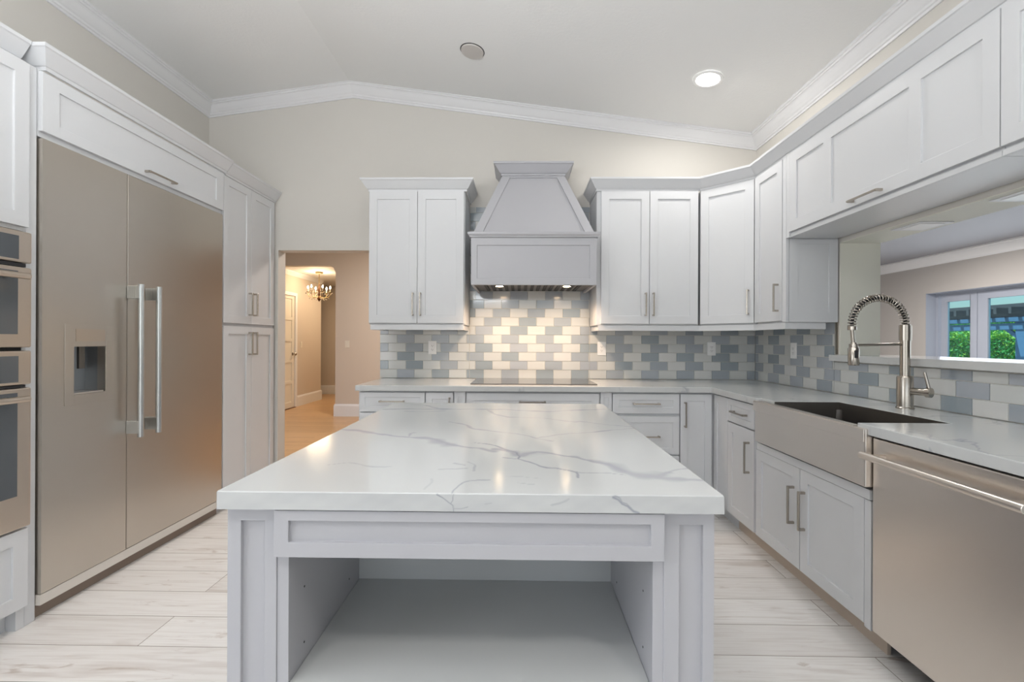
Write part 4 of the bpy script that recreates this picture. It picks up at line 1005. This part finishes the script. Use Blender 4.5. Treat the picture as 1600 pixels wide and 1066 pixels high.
for zc, zd0, zd1 in (((1.556, 1.688), 1.200, 1.537), ((1.043, 1.186), .440, 1.029)):
    c = MB().box(-2.118, FXP+.012, 1.140, 1.9055, zc[0], zc[1]).build('control_panel', OVENS, ov, bevel=.006)
    MB().box(FXP+.0122, FXP+.0135, 1.195, 1.853, zc[0]+.012, zc[1]-.022).build('display', GLASSB, c)
    d = MB().box(-2.118, FXP+.012, 1.140, 1.9055, zd0, zd1).build('oven_door', OVENS, ov, bevel=.006)
    MB().box(FXP+.0122, FXP+.0135, 1.195, 1.850, zd0+(.055 if zd1 > 1.2 else .14), zd1-.018).build('window', GLASSB, d)
    zh = zd1-.042
    MB().tube([(-2.035, 1.175, zh), (-2.035, 1.845, zh)], .013, seg=16).box(-2.0875, -2.035, 1.215, 1.235, zh-.008, zh+.008).box(-2.0875, -2.035, 1.785, 1.805, zh-.008, zh+.008).build('handle', OVENS, d, smooth=True)
for a_ in ((1.538, 1.555), (1.030, 1.042)):
    MB().box(-2.117, FXP+.004, 1.155, 1.888, a_[0]+.001, a_[1]-.001).build('vent_slot', DARK, ov)

# ================================================================== OUTLETS, SWITCHES
def plate(name, label, c, u, n, kind, group=None, m=PLASTIC):
    c, u, n = Vector(c), Vector(u), Vector(n)
    t_ = thing(name, c, label, 'switch' if 'switch' in name else 'outlet', group)
    def ob(w_, h_, d0, d1, dx=0, dz=0):
        vs = [c+u*(dx+a*w_)+Vector((0, 0, dz+b*h_))+n*d for d in (d0, d1) for a, b in ((-1, -1), (1, -1), (1, 1), (-1, 1))]
        return vs
    v = ob(.0355, .0575, 0, .006); MB().hexa(v[:4], v[4:]).build('cover_plate', m, t_, bevel=.0015)
    if kind == 'outlet':
        v = ob(.0165, .0335, .0062, .0085); f = MB().hexa(v[:4], v[4:]).build('receptacle', m, t_, bevel=.001)
        mb = MB()
        for dz in (-.018, .014):
            for dx, hh in ((-.0062, .0045), (.0062, .0035)):
                v = ob(.0011, hh, .0086, .0089, dx, dz+.003); mb.hexa(v[:4], v[4:])
            v = ob(.002, .002, .0086, .0089, 0, dz-.007); mb.hexa(v[:4], v[4:])
        mb.build('slots', DARK, f, weld=False)
    else:
        v = ob(.016, .033, .0062, .0095); MB().hexa(v[:4], v[4:]).build('rocker', m, t_, bevel=.001)
TY = YB-.0095
plate('power_outlet', 'white outlet on the back tiles below the cabinet left of the hood', (-.742, TY, 1.176), Xp, Ym, 'outlet')
plate('power_outlet', 'white outlet on the back tiles just right of the hood', (.702, TY, 1.174), Xp, Ym, 'outlet')
plate('power_outlet', 'white outlet on the back tiles nearest the inner corner', (1.63, TY, 1.176), Xp, Ym, 'outlet')
plate('power_outlet', 'white outlet on the right wall tiles near the faucet', (XR-.0095, 3.322, 1.174), Ym, Xm, 'outlet')
plate('light_switch', 'white switch plate on the beige hall wall right of the inner doorway', (-2.79, 7.2995, 1.17), Xp, Ym, 'switch', m=CREAMP)
plate('light_switch', 'cream switch plate on the foyer wall right of the panelled door', (-4.1295, 8.50, 1.15), Yp, Xp, 'switch', m=CREAMP)

# ================================================================== CEILING FITTINGS
def can(x, y, label, energy):
    z = ceil_z(x); s = 1 if x > RIDGE_X else -1
    t_ = thing('recessed_light', (x, y, z), label, 'ceiling light'); t_.rotation_euler = (0, math.atan(SL)*s, 0)
    def kid(nm, prof, m, par):
        mb = MB().lathe((0, 0, 0), prof, seg=36, cap=True); me = mb
        o = me.build(nm, m, None, smooth=True); o.parent = par; return o
    mb = MB(); pr = [(.100, -.001), (.098, -.008), (.080, -.010), (.075, -.004)]
    mb.lathe((0, 0, 0), pr, seg=40, cap=False); o = mb.build('trim_ring', PLASTIC, None, smooth=True); o.parent = t_
    kid('lens', [(.076, -.0055), (.076, -.003)], CANGLOW, t_)
    l = lamp('recessed_lamp', 'AREA', (x, y, z-.02), energy, (1, .965, .92), aim=(x, y, 0), shape='DISK', size=.15)
    return t_
can(1.297, 3.15, 'lit round recessed downlight in the sloping ceiling above the sink side', 9)
can(1.15, -.55, 'recessed downlight behind the camera on the sink side', 10)
can(-1.0, -.55, 'recessed downlight behind the camera on the refrigerator side', 10)
can(-.9, 1.3, 'recessed downlight over the near end of the island out of view', 4)
cp = thing('ceiling_cap', (-.338, 3.175, ceil_z(-.338)), 'beige round blank cover on the ceiling left of the lit downlight', 'ceiling cover')
cp.rotation_euler = (0, math.atan(SL), 0)
o = MB().lathe((0, 0, 0), [(.078, -.012), (.080, -.009), (.080, .001)], seg=36).build('disc', CAPM, None, smooth=True); o.parent = cp
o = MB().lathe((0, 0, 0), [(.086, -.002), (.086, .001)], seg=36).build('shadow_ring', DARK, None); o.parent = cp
for y, lb in ((2.44, 'white square vent in the opening soffit farther from the camera'), (1.92, 'white square vent in the opening soffit nearer the camera')):
    v = thing('soffit_vent', (XR+.125, y, OZ1-.004), lb, 'vent')
    MB().box(XR+.04, XR+.215, y-.09, y+.09, OZ1-.009, OZ1-.0045).build('frame', TRIM, v, bevel=.0015)
    MB().box(XR+.065, XR+.19, y-.065, y+.065, OZ1-.0115, OZ1-.0095).build('cover', PLASTIC, v)

# ================================================================== CHANDELIER
chx, chy = -3.655, 8.2
ch_ = thing('chandelier', (chx, chy, 2.48), 'small brass crystal chandelier hanging lit in the foyer', 'chandelier')
MB().lathe((chx, chy, 2.450), [(.030, -.008), (.062, .0), (.066, .018), (.066, .029)], seg=24).build('canopy', BRASS, ch_, smooth=True)
MB().tube([(chx, chy, 2.455), (chx, chy, 2.235)], .007, seg=8).build('stem', BRASS, ch_, smooth=True)
MB().lathe((chx, chy, 1.94), [(.004, 0), (.014, .014), (.034, .05), (.030, .065), (.012, .085), (.022, .12), (.012, .16), (.028, .21), (.012, .25), (.010, .31)], seg=16).build('column', BRONZE, ch_, smooth=True)
crys = None; octa = [(0, 0, -1.5), (1, 0, 0), (0, 1, 0), (-1, 0, 0), (0, -1, 0), (0, 0, 1)]
def cryst(x, y, z, s):
    global crys
    if crys is None:
        mb = MB().add([(a*.011, b*.011, c*.011) for a, b, c in octa], [(0, 2, 1), (0, 3, 2), (0, 4, 3), (0, 1, 4), (5, 1, 2), (5, 2, 3), (5, 3, 4), (5, 4, 1)])
        crys = mb.build('crystal', CRYSTAL); o = crys
    else:
        o = crys.copy(); COL.objects.link(o)
    o.parent = ch_; o.location = (x-chx, y-chy, z-2.48); o.scale = (s, s, s)
for k in range(6):
    a = math.radians(60*k+12); ca, sa = math.cos(a), math.sin(a); R = .19
    P = lambda r, z: (chx+ca*r, chy+sa*r, z-.06)
    am = MB().tube([P(.01, 2.10), P(.05, 2.075), P(.10, 2.065), P(.16, 2.08), P(.19, 2.12), P(R, 2.165)], .006, seg=8).build('arm', BRASS, ch_, smooth=True)
    MB().lathe(P(R, 2.165), [(.010, 0), (.030, .008), (.030, .012), (.010, .013)], seg=16).build('drip_pan', BRASS, am, smooth=True)
    MB().lathe(P(R, 2.178), [(.009, 0), (.009, .055)], seg=10).build('candle', CREAMP, am, smooth=True)
    MB().lathe(P(R, 2.233), [(.006, 0), (.013, .014), (.013, .026), (.004, .052)], seg=12).build('bulb', BULB, am, smooth=True)
    for r, z in ((.20, 2.135), (.225, 2.15), (.165, 2.055), (.12, 2.04), (.07, 2.05), (.10, 2.19), (.15, 2.15)): cryst(*P(r, z), 1.0 if r < .2 else 1.2)
lamp('chandelier_light', 'POINT', (chx, chy, 2.27), 15, (1, .74, .46), shadow_soft_size=.2)
lamp('foyer_fill', 'AREA', (-3.2, 9.0, 2.46), 22, (1, .76, .50), aim=(-3.2, 9.0, 0), shape='DISK', size=.5)  # unseen lamp added to spread the foyer's warm light
lamp('hall_light', 'AREA', (-1.4, 5.6, 2.93), 75, (1, .88, .78), aim=(-1.4, 5.6, 0), shape='DISK', size=.6)
